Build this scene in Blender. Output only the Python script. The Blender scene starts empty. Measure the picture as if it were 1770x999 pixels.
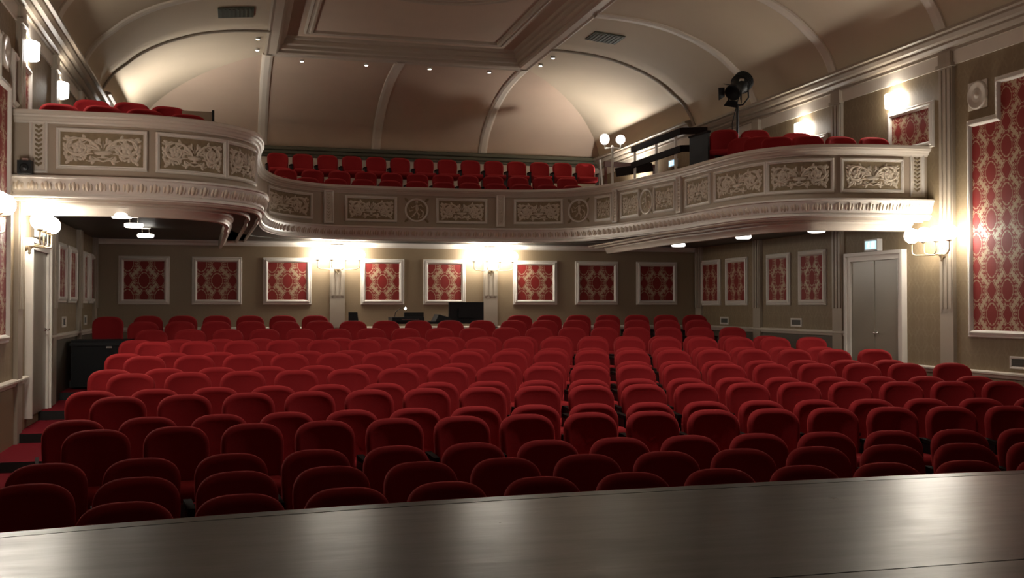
import bpy, bmesh, math, random, bisect
from mathutils import Vector, Matrix
random.seed(7)
C = bpy.context.scene.collection
PI = math.pi
sin, cos = math.sin, math.cos

# ------------------------------------------------------------------ camera, world, exposure
FOC, YAW, PITCH, CAMZ = 1808.0, 0.2613, math.atan2(29.96, 1808.0), 1.78
cd = bpy.data.cameras.new('camera')
cd.sensor_width = 36.0
cd.lens = FOC / 1770 * 36.0
cd.clip_start, cd.clip_end = 0.05, 200
cam = bpy.data.objects.new('camera', cd)
cam.location = (0, 0, CAMZ)
cam.rotation_euler = (PI / 2 + PITCH, 0, -YAW)
C.objects.link(cam)
bpy.context.scene.camera = cam

w = bpy.data.worlds.new('dim_stage_house')
bpy.context.scene.world = w
w.use_nodes = True
w.node_tree.nodes['Background'].inputs[0].default_value = (1.0, 0.93, 0.86, 1)
w.node_tree.nodes['Background'].inputs[1].default_value = 0.016
vs = bpy.context.scene.view_settings
vs.view_transform = 'Standard'
vs.look = 'None'
vs.exposure = 2.2
vs.gamma = 1.0
vs.use_curve_mapping = False
GLOBE, SHADE, DISC, SPOT, UPLIGHT = 9.8, 9.5, 1.2, 40.0, 230.0
ADDED_SPOT = 165.0  # power of the spot added out of view over the stalls

# ------------------------------------------------------------------ helpers
MATS = {}
def mat(name, col, rough=0.6, metal=0.0, sheen=0.0, tint=(1, 1, 1), emit=0.0, ecol=None, spec=0.5, noise=0.0, nscale=6.0, bump=0.0, bscale=40.0):
    m = bpy.data.materials.new(name); m.use_nodes = True
    nt = m.node_tree; b = nt.nodes['Principled BSDF']
    b.inputs['Base Color'].default_value = (*col, 1)
    b.inputs['Roughness'].default_value = rough
    b.inputs['Metallic'].default_value = metal
    b.inputs['Specular IOR Level'].default_value = spec
    if sheen:
        b.inputs['Sheen Weight'].default_value = sheen
        b.inputs['Sheen Roughness'].default_value = 0.35
        b.inputs['Sheen Tint'].default_value = (*tint, 1)
    if emit:
        b.inputs['Emission Color'].default_value = (*(ecol or col), 1)
        b.inputs['Emission Strength'].default_value = emit
    if noise or bump:
        tc = nt.nodes.new('ShaderNodeTexCoord')
        if noise:
            n = nt.nodes.new('ShaderNodeTexNoise'); n.inputs['Scale'].default_value = nscale; n.inputs['Detail'].default_value = 6
            nt.links.new(tc.outputs['Object'], n.inputs['Vector'])
            r = nt.nodes.new('ShaderNodeMix'); r.data_type = 'RGBA'
            r.inputs[6].default_value = (*[c * (1 - noise) for c in col], 1)
            r.inputs[7].default_value = (*[min(1, c * (1 + noise)) for c in col], 1)
            nt.links.new(n.outputs['Fac'], r.inputs[0]); nt.links.new(r.outputs[2], b.inputs['Base Color'])
        if bump:
            n2 = nt.nodes.new('ShaderNodeTexNoise'); n2.inputs['Scale'].default_value = bscale; n2.inputs['Detail'].default_value = 4
            nt.links.new(tc.outputs['Object'], n2.inputs['Vector'])
            bp = nt.nodes.new('ShaderNodeBump'); bp.inputs['Strength'].default_value = bump; bp.inputs['Distance'].default_value = 0.01
            nt.links.new(n2.outputs['Fac'], bp.inputs['Height']); nt.links.new(bp.outputs['Normal'], b.inputs['Normal'])
    MATS[name] = m
    return m

def damask(name, ground, figure, pu, pv, band=0.16, rough=0.55, soft=0.06, contrast=1.0):
    """ogee lattice of leafy scrolls with a palmette in each cell, woven in two colours"""
    m = bpy.data.materials.new(name); m.use_nodes = True
    nt = m.node_tree; L = nt.links; b = nt.nodes['Principled BSDF']
    b.inputs['Roughness'].default_value = rough
    tc = nt.nodes.new('ShaderNodeTexCoord')
    sep = nt.nodes.new('ShaderNodeSeparateXYZ'); L.new(tc.outputs['Object'], sep.inputs[0])
    def M(op, a, c=None, d=None):
        n = nt.nodes.new('ShaderNodeMath'); n.operation = op
        for i, v in enumerate((a, c, d)):
            if v is None: continue
            if isinstance(v, (int, float)): n.inputs[i].default_value = v
            else: L.new(v, n.inputs[i])
        return n.outputs[0]
    u = M('MULTIPLY', sep.outputs[0], 2 * PI / pu)
    v = M('MULTIPLY', sep.outputs[2], 2 * PI / pv)
    cu, cv = M('COSINE', u), M('COSINE', v)
    c3u, c3v = M('COSINE', M('MULTIPLY', u, 3.0)), M('COSINE', M('MULTIPLY', v, 3.0))
    su, sv = M('SINE', u), M('SINE', v)
    f, gg = M('ABSOLUTE', M('ADD', cu, cv)), M('ABSOLUTE', M('SUBTRACT', cu, cv))
    ss = M('ABSOLUTE', M('MULTIPLY', su, sv))
    scal = M('MULTIPLY', M('MULTIPLY', c3u, c3v), 0.13)
    cb = nt.nodes.new('ShaderNodeCombineXYZ'); L.new(f, cb.inputs[0]); L.new(gg, cb.inputs[1]); L.new(ss, cb.inputs[2])
    nz = nt.nodes.new('ShaderNodeTexNoise'); nz.inputs['Scale'].default_value = 2.6; nz.inputs['Detail'].default_value = 1.0
    L.new(cb.outputs[0], nz.inputs['Vector'])
    vine = M('SUBTRACT', 0.066 + band, M('ABSOLUTE', M('SUBTRACT', nz.outputs['Fac'], 0.5)))       # leafy scrolls, mirrored
    vine = M('MULTIPLY', vine, 3.0)
    lat = M('SUBTRACT', M('ADD', M('MULTIPLY', nz.outputs['Fac'], 1.7), -0.45), f)
    vine = M('MAXIMUM', vine, lat)
    fb = M('ABSOLUTE', M('ADD', M('MULTIPLY', cu, 1.22), M('MULTIPLY', cv, 0.78)))
    big = M('SUBTRACT', M('ADD', fb, M('MULTIPLY', M('COSINE', M('MULTIPLY', M('SUBTRACT', cu, cv), 16.0)), 0.05)), 1.40)            # plain oval in each cell
    small = M('MULTIPLY', M('SUBTRACT', M('ADD', M('ABSOLUTE', M('SUBTRACT', M('MULTIPLY', cu, 1.2), M('MULTIPLY', cv, 0.8))), M('MULTIPLY', scal, 1.4)), 1.70), 1.6)
    inner = M('MAXIMUM', big, small)
    rim = M('SUBTRACT', 0.065, M('ABSOLUTE', M('ADD', inner, 0.08)))
    fig = M('MAXIMUM', M('MINIMUM', vine, M('MULTIPLY', M('ADD', inner, 0.34), -3.0)), rim)
    mr = nt.nodes.new('ShaderNodeMapRange'); mr.inputs[1].default_value = -soft; mr.inputs[2].default_value = soft; mr.inputs[4].default_value = contrast
    L.new(fig, mr.inputs[0])
    mx = nt.nodes.new('ShaderNodeMix'); mx.data_type = 'RGBA'
    mx.inputs[6].default_value = (*ground, 1); mx.inputs[7].default_value = (*figure, 1)
    L.new(mr.outputs[0], mx.inputs[0]); L.new(mx.outputs[2], b.inputs['Base Color'])
    rr = nt.nodes.new('ShaderNodeMapRange'); rr.inputs[3].default_value = rough + 0.1; rr.inputs[4].default_value = rough - 0.12
    L.new(mr.outputs[0], rr.inputs[0]); L.new(rr.outputs[0], b.inputs['Roughness'])
    MATS[name] = m
    return m

class MB:
    def __init__(s): s.v = []; s.f = []; s.mi = []; s.sm = []
    def add(s, vs, fs, mi=0, smooth=False):
        o = len(s.v); s.v += [tuple(p) for p in vs]
        for f in fs: s.f.append([o + i for i in f]); s.mi.append(mi); s.sm.append(smooth)
        return s
    def box(s, a, b, mi=0, rz=0, about=None):
        x0, y0, z0 = a; x1, y1, z1 = b
        vs = [(x0, y0, z0), (x1, y0, z0), (x1, y1, z0), (x0, y1, z0), (x0, y0, z1), (x1, y0, z1), (x1, y1, z1), (x0, y1, z1)]
        if rz:
            cx, cy = about or ((x0 + x1) / 2, (y0 + y1) / 2); c, q = cos(rz), sin(rz)
            vs = [(cx + (x - cx) * c - (y - cy) * q, cy + (x - cx) * q + (y - cy) * c, z) for x, y, z in vs]
        return s.add(vs, [(0, 3, 2, 1), (4, 5, 6, 7), (0, 1, 5, 4), (1, 2, 6, 5), (2, 3, 7, 6), (3, 0, 4, 7)], mi)
    def bar(s, p, q, wd, ht, mi=0, up=(0, 0, 1)):
        p, q = Vector(p), Vector(q); d = (q - p).normalized(); up = Vector(up)
        if abs(d.dot(up)) > .98: up = Vector((0, 1, 0))
        sd = d.cross(up).normalized() * wd / 2; u = sd.cross(d).normalized() * ht / 2
        vs = [p - sd - u, p + sd - u, p + sd + u, p - sd + u, q - sd - u, q + sd - u, q + sd + u, q - sd + u]
        return s.add(vs, [(0, 3, 2, 1), (4, 5, 6, 7), (0, 1, 5, 4), (1, 2, 6, 5), (2, 3, 7, 6), (3, 0, 4, 7)], mi)
    def tube(s, pts, r, n=8, mi=0, caps=True):
        pts = [Vector(p) for p in pts]; rs = r if isinstance(r, (list, tuple)) else [r] * len(pts)
        ref = None; vs = []
        for i, p in enumerate(pts):
            d = (pts[min(i + 1, len(pts) - 1)] - pts[max(i - 1, 0)]).normalized()
            if ref is None:
                ref = d.orthogonal().normalized()
            ref = (ref - d * ref.dot(d)).normalized(); bi = d.cross(ref)
            vs += [p + (ref * cos(2 * PI * k / n) + bi * sin(2 * PI * k / n)) * rs[i] for k in range(n)]
        fs = [(i * n + k, i * n + (k + 1) % n, (i + 1) * n + (k + 1) % n, (i + 1) * n + k) for i in range(len(pts) - 1) for k in range(n)]
        s.add(vs, fs, mi, True)
        if caps: s.add(vs[:n], [tuple(range(n))[::-1]], mi); s.add(vs[-n:], [tuple(range(n))], mi)
        return s
    def lathe(s, prof, n=20, org=(0, 0, 0), rot=None, mi=0, smooth=True):
        """prof: (radius, height) about local z"""
        vs = []; R = rot or Matrix.Identity(3); o = Vector(org)
        for r, z in prof: vs += [o + R @ Vector((r * cos(2 * PI * k / n), r * sin(2 * PI * k / n), z)) for k in range(n)]
        fs = [(i * n + k, i * n + (k + 1) % n, (i + 1) * n + (k + 1) % n, (i + 1) * n + k) for i in range(len(prof) - 1) for k in range(n)]
        s.add(vs, fs, mi, smooth)
        if prof[0][0] > 1e-4: s.add(vs[:n], [tuple(range(n))[::-1]], mi)
        if prof[-1][0] > 1e-4: s.add(vs[-n:], [tuple(range(n))], mi)
        return s
    def ball(s, c, r, n=16, m=10, mi=0):
        return s.lathe([(max(r * sin(PI * i / m), 1e-5), -r * cos(PI * i / m)) for i in range(m + 1)], n, c, None, mi)
    def prism(s, poly, z0, z1, mi=0, side=None):
        n = len(poly); vs = [(x, y, z0) for x, y in poly] + [(x, y, z1) for x, y in poly]
        s.add(vs, [tuple(range(n))[::-1]], mi); s.add(vs, [tuple(range(n, 2 * n))], mi)
        s.add(vs, [(i, (i + 1) % n, n + (i + 1) % n, n + i) for i in range(n)], mi if side is None else side)
        return s
    def grid(s, rows, mi=0, smooth=False, flip=False):
        n = len(rows[0]); vs = [p for r in rows for p in r]; fs = []
        for i in range(len(rows) - 1):
            for k in range(n - 1):
                f = (i * n + k, i * n + k + 1, (i + 1) * n + k + 1, (i + 1) * n + k); fs.append(f[::-1] if flip else f)
        return s.add(vs, fs, mi, smooth)
    def frame(s, poly, prof, mi=0, plane=None):
        """mitred moulding round a closed polygon (a, b) in a wall plane; prof: (inset, height off the wall)"""
        n = len(poly); P = [Vector(p) for p in poly]
        area = sum(P[i].x * P[(i + 1) % n].y - P[(i + 1) % n].x * P[i].y for i in range(n))
        sg = 1 if area > 0 else -1
        rows = []
        for ins, h in prof:
            row = []
            for i in range(n):
                e0 = (P[i] - P[i - 1]).normalized(); e1 = (P[(i + 1) % n] - P[i]).normalized()
                n0 = Vector((-e0.y, e0.x)) * sg; n1 = Vector((-e1.y, e1.x)) * sg
                bis = (n0 + n1); k = ins * 2 / max(bis.length_squared, 1e-6)
                q = P[i] + bis * k
                row.append(plane(q.x, q.y, h))
            row.append(row[0]); rows.append(row)
        return s.grid(rows, mi)
    def build(s, name, ms, parent=None, world=False, weld=False):
        me = bpy.data.meshes.new(name)
        vs = s.v
        if world and parent is not None:
            inv = MAT_OF[parent.name].inverted(); vs = [inv @ Vector(p) for p in vs]
        me.from_pydata(vs, [], s.f)
        ms = ms if isinstance(ms, (list, tuple)) else [ms]
        for m in ms: me.materials.append(m if not isinstance(m, str) else MATS[m])
        me.polygons.foreach_set('material_index', s.mi)
        me.polygons.foreach_set('use_smooth', s.sm)
        bm = bmesh.new(); bm.from_mesh(me)
        if weld: bmesh.ops.remove_doubles(bm, verts=bm.verts, dist=1e-5)
        bmesh.ops.recalc_face_normals(bm, faces=bm.faces)
        bm.to_mesh(me); bm.free(); me.update()
        o = bpy.data.objects.new(name, me); C.objects.link(o)
        if parent is not None: o.parent = parent
        return o

MAT_OF = {}
def thing(name, label, cat, loc=(0, 0, 0), rz=0.0, group=None):
    o = bpy.data.objects.new(name, None); C.objects.link(o)
    o.empty_display_size = 0.1
    o.location = loc; o.rotation_euler = (0, 0, rz)
    MAT_OF[o.name] = Matrix.Translation(Vector(loc)) @ Matrix.Rotation(rz, 4, 'Z')
    o['label'] = label; o['category'] = cat
    if group: o['group'] = group
    return o
def tag(o, label, cat, group=None):
    o['label'] = label; o['category'] = cat
    if group: o['group'] = group
    return o
def struct(o, label=None, cat=None):
    o['kind'] = 'structure'
    if label: o['label'] = label
    if cat: o['category'] = cat
    return o
def dup(root, loc, rz, label, group=None):
    r = root.copy(); C.objects.link(r); r.location = loc; r.rotation_euler = (0, 0, rz); r['label'] = label
    if group: r['group'] = group
    for ch in list(root.children):
        c = ch.copy(); C.objects.link(c); c.parent = r
        for g in list(ch.children):
            d = g.copy(); C.objects.link(d); d.parent = c
    return r

# ------------------------------------------------------------------ materials
mat('vault_plaster', (0.64, 0.535, 0.395), 0.75, noise=0.08, nscale=0.9, bump=0.05, bscale=60)
mat('plaster', (0.60, 0.455, 0.345), 0.75, noise=0.10, nscale=0.9, bump=0.05, bscale=60)
mat('rib_plaster', (0.78, 0.71, 0.61), 0.5)
mat('moulding', (0.55, 0.47, 0.38), 0.42)
mat('cream', (0.66, 0.59, 0.50), 0.42, noise=0.05, nscale=3)
mat('parapet_tan', (0.42, 0.34, 0.26), 0.55, noise=0.06, nscale=3)
mat('white_cream', (0.74, 0.69, 0.62), 0.4)
mat('patina', (0.27, 0.205, 0.12), 0.7, noise=0.4, nscale=16)
mat('relief_cream', (0.66, 0.575, 0.46), 0.5, noise=0.15, nscale=30)
mat('cornice_brown', (0.34, 0.28, 0.215), 0.4)
mat('ledge_green', (0.10, 0.10, 0.065), 0.4)
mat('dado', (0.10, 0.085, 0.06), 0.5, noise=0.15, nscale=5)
mat('pilaster_tan', (0.40, 0.34, 0.265), 0.42)
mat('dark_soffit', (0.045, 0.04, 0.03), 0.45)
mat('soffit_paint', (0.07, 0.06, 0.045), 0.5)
mat('door_paint', (0.27, 0.235, 0.18), 0.32)
mat('brass', (0.55, 0.45, 0.30), 0.4, metal=0.6)
mat('nickel', (0.62, 0.60, 0.56), 0.25, metal=1.0)
mat('carpet', (0.15, 0.008, 0.014), 0.95, sheen=0.08, tint=(0.6, 0.05, 0.06), spec=0.1, noise=0.2, nscale=60)
mat('riser_black', (0.012, 0.013, 0.012), 0.5)
mat('black', (0.009, 0.010, 0.011), 0.6, spec=0.3)
mat('black_metal', (0.015, 0.016, 0.017), 0.35, metal=0.4)
mat('velvet', (0.29, 0.014, 0.017), 0.85, sheen=0.8, tint=(0.72, 0.075, 0.065), spec=0.2, bump=0.1, bscale=90)
mat('dark_wood', (0.014, 0.008, 0.006), 0.8, spec=0.12)
mat('red_wood', (0.12, 0.03, 0.018), 0.35)
mat('board_wood', (0.30, 0.22, 0.15), 0.4)
mat('white_plastic', (0.7, 0.69, 0.65), 0.4)
mat('vent_dark', (0.10, 0.095, 0.08), 0.6)
mat('ceiling_vent_green', (0.09, 0.10, 0.07), 0.6)
mat('opal_glass', (0.95, 0.94, 0.92), 0.3, emit=GLOBE, ecol=(1.0, 0.93, 0.82))
mat('wall_shade_glass', (0.95, 0.94, 0.92), 0.3, emit=SHADE, ecol=(1.0, 0.94, 0.85))
mat('uplight_glass', (0.95, 0.94, 0.92), 0.3, emit=UPLIGHT, ecol=(1.0, 0.95, 0.88))
mat('post_globe_glass', (0.95, 0.94, 0.92), 0.3, emit=1.6, ecol=(1.0, 0.95, 0.88))
mat('disc_glass', (0.95, 0.94, 0.92), 0.3, emit=DISC, ecol=(1.0, 0.95, 0.86))
mat('downlight_glass', (0.95, 0.94, 0.92), 0.3, emit=SPOT, ecol=(1.0, 0.9, 0.8))
mat('desk_bulb', (0.95, 0.94, 0.92), 0.3, emit=8.0, ecol=(1.0, 0.95, 0.88))
mat('sign_face', (0.55, 0.75, 0.9), 0.3, emit=0.22, ecol=(0.45, 0.78, 1.0))
mat('sign_white', (0.9, 0.95, 0.98), 0.3, emit=0.3, ecol=(0.85, 0.95, 1.0))
damask('red_damask', (0.235, 0.013, 0.009), (0.50, 0.36, 0.23), 0.54, 0.58, band=0.0)
damask('wall_damask', (0.235, 0.172, 0.098), (0.33, 0.25, 0.15), 0.34, 0.44, band=-0.04, rough=0.5, soft=0.25, contrast=0.4)
mat('wall_tan', (0.29, 0.215, 0.13), 0.5, noise=0.08, nscale=40, bump=0.03)

# stage boards: dark varnish, faintly rippled
m = mat('stage_varnish', (0.026, 0.029, 0.022), 0.26, spec=0.6)
nt = m.node_tree; b = nt.nodes['Principled BSDF']
tc = nt.nodes.new('ShaderNodeTexCoord'); mp = nt.nodes.new('ShaderNodeMapping'); mp.inputs['Scale'].default_value = (1.2, 5.0, 1)
nz = nt.nodes.new('ShaderNodeTexNoise'); nz.inputs['Scale'].default_value = 2.6; nz.inputs['Detail'].default_value = 3
bp = nt.nodes.new('ShaderNodeBump'); bp.inputs['Strength'].default_value = 0.12; bp.inputs['Distance'].default_value = 0.012
nt.links.new(tc.outputs['Object'], mp.inputs[0]); nt.links.new(mp.outputs[0], nz.inputs['Vector'])
nt.links.new(nz.outputs['Fac'], bp.inputs['Height']); nt.links.new(bp.outputs['Normal'], b.inputs['Normal'])
rm = nt.nodes.new('ShaderNodeMapRange'); rm.inputs[3].default_value = 0.24; rm.inputs[4].default_value = 0.38
nt.links.new(nz.outputs['Fac'], rm.inputs[0]); nt.links.new(rm.outputs[0], b.inputs['Roughness'])

# ------------------------------------------------------------------ plan of the room
XL, XR, YB, YU = -2.3, 9.0, 19.3, 25.0          # side walls, stalls back wall, balcony back wall
CX, CY = 2.3566, -13.4276                        # centre of the seating arcs
def rowr(k): return 18.9278 + (k - 1) * 0.7443 + (0.31 if k >= 4 else 0)
RAIL = [(-2.3, 12.27), (-1.6, 12.265), (-.95, 12.28), (-.34, 12.48), (.1, 12.87), (.33, 13.35), (.4, 14.1), (.38, 14.9), (.42, 15.9), (.55, 16.95), (.88, 17.85), (1.54, 18.42), (2.4, 18.56), (3.45, 18.58), (4.5, 18.55), (5.35, 18.38), (6.0, 17.93), (6.37, 17.03), (6.55, 15.9), (6.68, 14.9), (6.72, 13.85), (6.85, 12.95), (7.23, 12.4), (7.69, 12.16), (8.31, 12.04), (9.0, 12.0)]
def dense(P, n=24):
    Q = [(2 * P[0][0] - P[1][0], 2 * P[0][1] - P[1][1])] + list(P) + [(2 * P[-1][0] - P[-2][0], 2 * P[-1][1] - P[-2][1])]
    out = []
    for i in range(1, len(Q) - 2):
        for k in range(n):
            t = k / n; o = []
            for c in (0, 1):
                a, b_, d, e = Q[i - 1][c], Q[i][c], Q[i + 1][c], Q[i + 2][c]
                o.append(.5 * (2 * b_ + (d - a) * t + (2 * a - 5 * b_ + 4 * d - e) * t * t + (3 * b_ - a - 3 * d + e) * t ** 3))
            out.append(tuple(o))
    return out + [tuple(P[-1])]
CV = dense(RAIL); CS = [0]
for p_, q_ in zip(CV, CV[1:]): CS.append(CS[-1] + math.hypot(q_[0] - p_[0], q_[1] - p_[1]))
CLEN = CS[-1]
def cpt(s):
    i = min(len(CS) - 2, max(0, bisect.bisect(CS, s) - 1)); t = (s - CS[i]) / (CS[i + 1] - CS[i])
    a, b_ = CV[i], CV[i + 1]
    return (a[0] + (b_[0] - a[0]) * t, a[1] + (b_[1] - a[1]) * t)
def cfr(s, h=.12):
    a, b_ = cpt(s - h), cpt(s + h); dx, dy = b_[0] - a[0], b_[1] - a[1]; L_ = math.hypot(dx, dy)
    return cpt(s), (dy / L_, -dx / L_)
def con(s, o, z):
    p, n = cfr(s); return (p[0] + n[0] * o, p[1] + n[1] * o, z)

VAULT = [(0, 5.33), (.05, 5.40), (.15, 5.62), (.3, 5.83), (.5, 6.0), (.72, 6.18), (1.0, 6.34), (1.3, 6.47), (1.8, 6.625), (2.4, 6.715), (3.05, 6.75)]
def vz(d):
    for (a, za), (b_, zb) in zip(VAULT, VAULT[1:]):
        if d <= b_: return za + (zb - za) * (d - a) / (b_ - a)
    return 6.75
def smoothprof(n=4):
    D = dense(VAULT, n); return D
VP = smoothprof(3)
FX0, FX1, FY1 = 0.65, 5.95, 21.1                 # flat part of the ceiling
def side_pts(side):                              # (x, z) of the vault from wall to flat
    return [((XL + d * (FX0 - XL) / 3.05) if side < 0 else (XR - d * (XR - FX1) / 3.05), z) for d, z in VP]
Y0 = -2.5

# ------------------------------------------------------------------ floor: raked in low carpeted levels
LEV = [(0.0, None), (.073, 3.5), (.178, 5.5), (.279, 7.5), (.379, 9.5), (.491, 11.5), (.594, 13.6), (.70, 14.7), (.78, 15.9)]
AISLE_Y = [None, 7.8, 9.4, 11.0, 12.5, 13.95, 15.5, 16.4, 17.4]
def level_r(k):
    if k <= 5: r_ = (rowr(int(LEV[k][1])) + rowr(int(LEV[k][1]) + 1)) / 2 - .12
    else: r_ = [29.3, 30.2, 31.1][k - 6]
    return r_
fl = MB()
fl.box((XL, -1, -.2), (XR, YB, 0.0))
for k in range(1, 9):
    r_ = level_r(k); pts = [(XL, AISLE_Y[k]), (-1.5, AISLE_Y[k])]
    for i in range(25):
        x = -1.49 + (XR + 1.49) * i / 24
        pts.append((x, CY + math.sqrt(max(r_ * r_ - (x - CX) ** 2, 0))))
    pts += [(XR, YB), (XL, YB)]
    fl.prism(pts, LEV[k - 1][0] - .05, LEV[k][0], 0, 1)
struct(fl.build('floor', ['carpet', 'riser_black']), 'red carpeted stalls floor stepping up toward the back wall', 'floor')

# ------------------------------------------------------------------ walls
def wall_plane(side):
    if side == 'R': return lambda a, b_, h: (XR - h, a, b_)
    if side == 'L': return lambda a, b_, h: (XL + h, a, b_)
    if side == 'U': return lambda a, b_, h: (a, YU - h, b_)
    return lambda a, b_, h: (a, YB - h, b_)
wr = MB(); wr.box((XR, Y0, -.2), (XR + .2, YU + .3, 5.34)); struct(wr.build('wall_right', 'wall_damask'))
wl = MB(); wl.box((XL - .2, Y0, -.2), (XL, YU + .3, 5.34)); struct(wl.build('wall_left', 'wall_damask'))
wb = MB(); wb.box((XL, YB, -.2), (XR, YB + .2, 3.10)); struct(wb.build('wall_back', 'wall_tan'))
wu = MB(); wu.box((XL, YU, 3.1), (XR, YU + .2, 5.58)); struct(wu.build('wall_upper_back', 'cream'))
# the damask paper is laid out in local x; give the side walls a turned object space
for o_ in (bpy.data.objects['wall_right'], bpy.data.objects['wall_left']):
    o_.data.transform(Matrix.Rotation(-PI / 2, 4, 'Z')); o_.rotation_euler = (0, 0, PI / 2)

def sweep_y(prof, side, y0, y1, name, m, zoff=0):
    s = 1 if side == 'L' else -1; x = XL if side == 'L' else XR
    g = MB(); g.grid([[(x + s * o, y0, z + zoff) for o, z in prof], [(x + s * o, y1, z + zoff) for o, z in prof]])
    g.add([(x + s * o, y0, z + zoff) for o, z in prof], [tuple(range(len(prof)))]); g.add([(x + s * o, y1, z + zoff) for o, z in prof], [tuple(range(len(prof)))])
    return g.build(name, m)
BAND = [(0, 4.90), (.02, 4.90), (.02, 5.09), (0, 5.09)]
CORN = [(0, 5.07), (.05, 5.075), (.05, 5.115), (.09, 5.125), (.12, 5.16), (.12, 5.19), (.17, 5.205), (.20, 5.25), (.20, 5.28), (.25, 5.29), (.25, 5.325), (.10, 5.36), (0, 5.37)]
for side, nm in (('L', 'left'), ('R', 'right')):
    struct(sweep_y(BAND, side, Y0, YB, 'trim_frieze_' + nm, 'cream'))
    struct(sweep_y(CORN, side, Y0, YB, 'cornice_' + nm, 'cornice_brown'))
    struct(sweep_y(CORN, side, YB, YU, 'cornice_upper_' + nm, 'cornice_brown', .17))
    struct(sweep_y(BAND, side, YB, YU, 'trim_frieze_upper_' + nm, 'cream', .17))
    off = 0.0 if side == 'R' else .35
    RAILP = lambda z: [(0, z - .05), (.03, z - .045), (.045, z - .01), (.06, z), (.06, z + .02), (.03, z + .035), (0, z + .035)]
    struct(sweep_y(RAILP(.955), side, Y0, 12.5 if side == 'R' else 13.0, 'chair_rail_trim_front_' + nm, 'cream'))
    struct(sweep_y(RAILP(1.375), side, 14.0 + off, YB, 'chair_rail_trim_rear_' + nm, 'cream'))
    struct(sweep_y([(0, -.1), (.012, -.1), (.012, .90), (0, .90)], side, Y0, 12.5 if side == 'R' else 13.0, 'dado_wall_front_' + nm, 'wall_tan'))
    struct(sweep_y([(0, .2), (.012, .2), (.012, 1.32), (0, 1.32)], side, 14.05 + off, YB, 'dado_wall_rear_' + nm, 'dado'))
# ledge along the balcony back wall
g = MB(); LP = [(0, 5.28), (.06, 5.29), (.06, 5.33), (.10, 5.36), (.10, 5.42), (.16, 5.44), (.16, 5.50), (.08, 5.53), (0, 5.54)]
g.grid([[(XL, YU - o, z) for o, z in LP], [(XR, YU - o, z) for o, z in LP]]); struct(g.build('cornice_rear', 'ledge_green'))
g = MB(); LP = [(0, 2.86), (.03, 2.86), (.03, 2.90), (.06, 2.93), (.06, 2.96), (0, 2.98)]
g.grid([[(XL, YB - o, z) for o, z in LP], [(XR, YB - o, z) for o, z in LP]]); struct(g.build('cornice_stalls_back', 'white_cream'))
g = MB(); LP = [(0, 1.33), (.03, 1.335), (.05, 1.37), (.05, 1.39), (0, 1.41)]
g.grid([[(XL, YB - o, z) for o, z in LP], [(XR, YB - o, z) for o, z in LP]]); struct(g.build('chair_rail_trim_back', 'cream'))

# pilasters
def pilaster(side, c, z0, z1, z_flute, name, wd=.26):
    P = wall_plane(side); g = MB()
    def bx(a0, a1, b0, b1, h0, h1):
        p, q = P(a0, b0, h0), P(a1, b1, h1); g.box([min(u, v) for u, v in zip(p, q)], [max(u, v) for u, v in zip(p, q)])
    bx(c - wd / 2, c + wd / 2, z0, z1, 0, .05)
    for e in (-.085, 0, .085): bx(c + e - .025, c + e + .025, z_flute, z1 - .22, .05, .068)
    bx(c - wd / 2 - .02, c + wd / 2 + .02, z1 - .2, z1 - .15, 0, .085)
    bx(c - wd / 2 + .01, c + wd / 2 - .01, z1 - .15, z1, 0, .07)
    return struct(g.build(name, 'pilaster_tan'))
n_ = 0
for side, ys in (('R', (9.1, 11.65, 14.2, 16.75, 19.15)), ('L', (10.0, 12.52, 14.85, 17.25, 19.15))):
    for y in ys:
        n_ += 1
        pilaster(side, y, 0, 5.08, 1.75, 'pilaster_%d' % n_)
for i, x in enumerate((1.852, 4.729)):
    pilaster('B', x, .6, 2.9, 1.98, 'pilaster_back_%d' % (i + 1), .27)

# ------------------------------------------------------------------ ceiling
for side, nm in ((-1, 'left'), (1, 'right')):
    sp = side_pts(side); g = MB()
    g.grid([[(x, Y0 + (YB - Y0) * k / 40, z) for x, z in sp] for k in range(41)], smooth=True)
    # rear bay: same vault set a little higher, mitred into the rear cove
    rear = []
    for k in range(13):
        row = []
        for (x, z), (d, _) in zip(sp, VP):
            zz = 5.52 + (z - 5.33) * (6.78 - 5.52) / 1.42
            ye = YU - d * (YU - FY1) / 3.05
            row.append((x, YB + (ye - YB) * k / 12, zz))
        rear.append(row)
    g.grid(rear, smooth=True)
    g.grid([[(x, YB, z) for x, z in sp], [(x, YB, 5.52 + (z - 5.33) * 1.26 / 1.42) for x, z in sp]])
    struct(g.build('ceiling_vault_' + nm, 'vault_plaster', weld=True))
g = MB(); rows = []
for d, z in VP:
    zz = 5.52 + (z - 5.33) * 1.26 / 1.42; y = YU - d * (YU - FY1) / 3.05
    xa, xb = XL + d * (FX0 - XL) / 3.05, XR - d * (XR - FX1) / 3.05
    rows.append([(xa + (xb - xa) * k / 20, y, zz) for k in range(21)])
g.grid(rows, smooth=True); struct(g.build('ceiling_cove_rear', 'plaster'))
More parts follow.
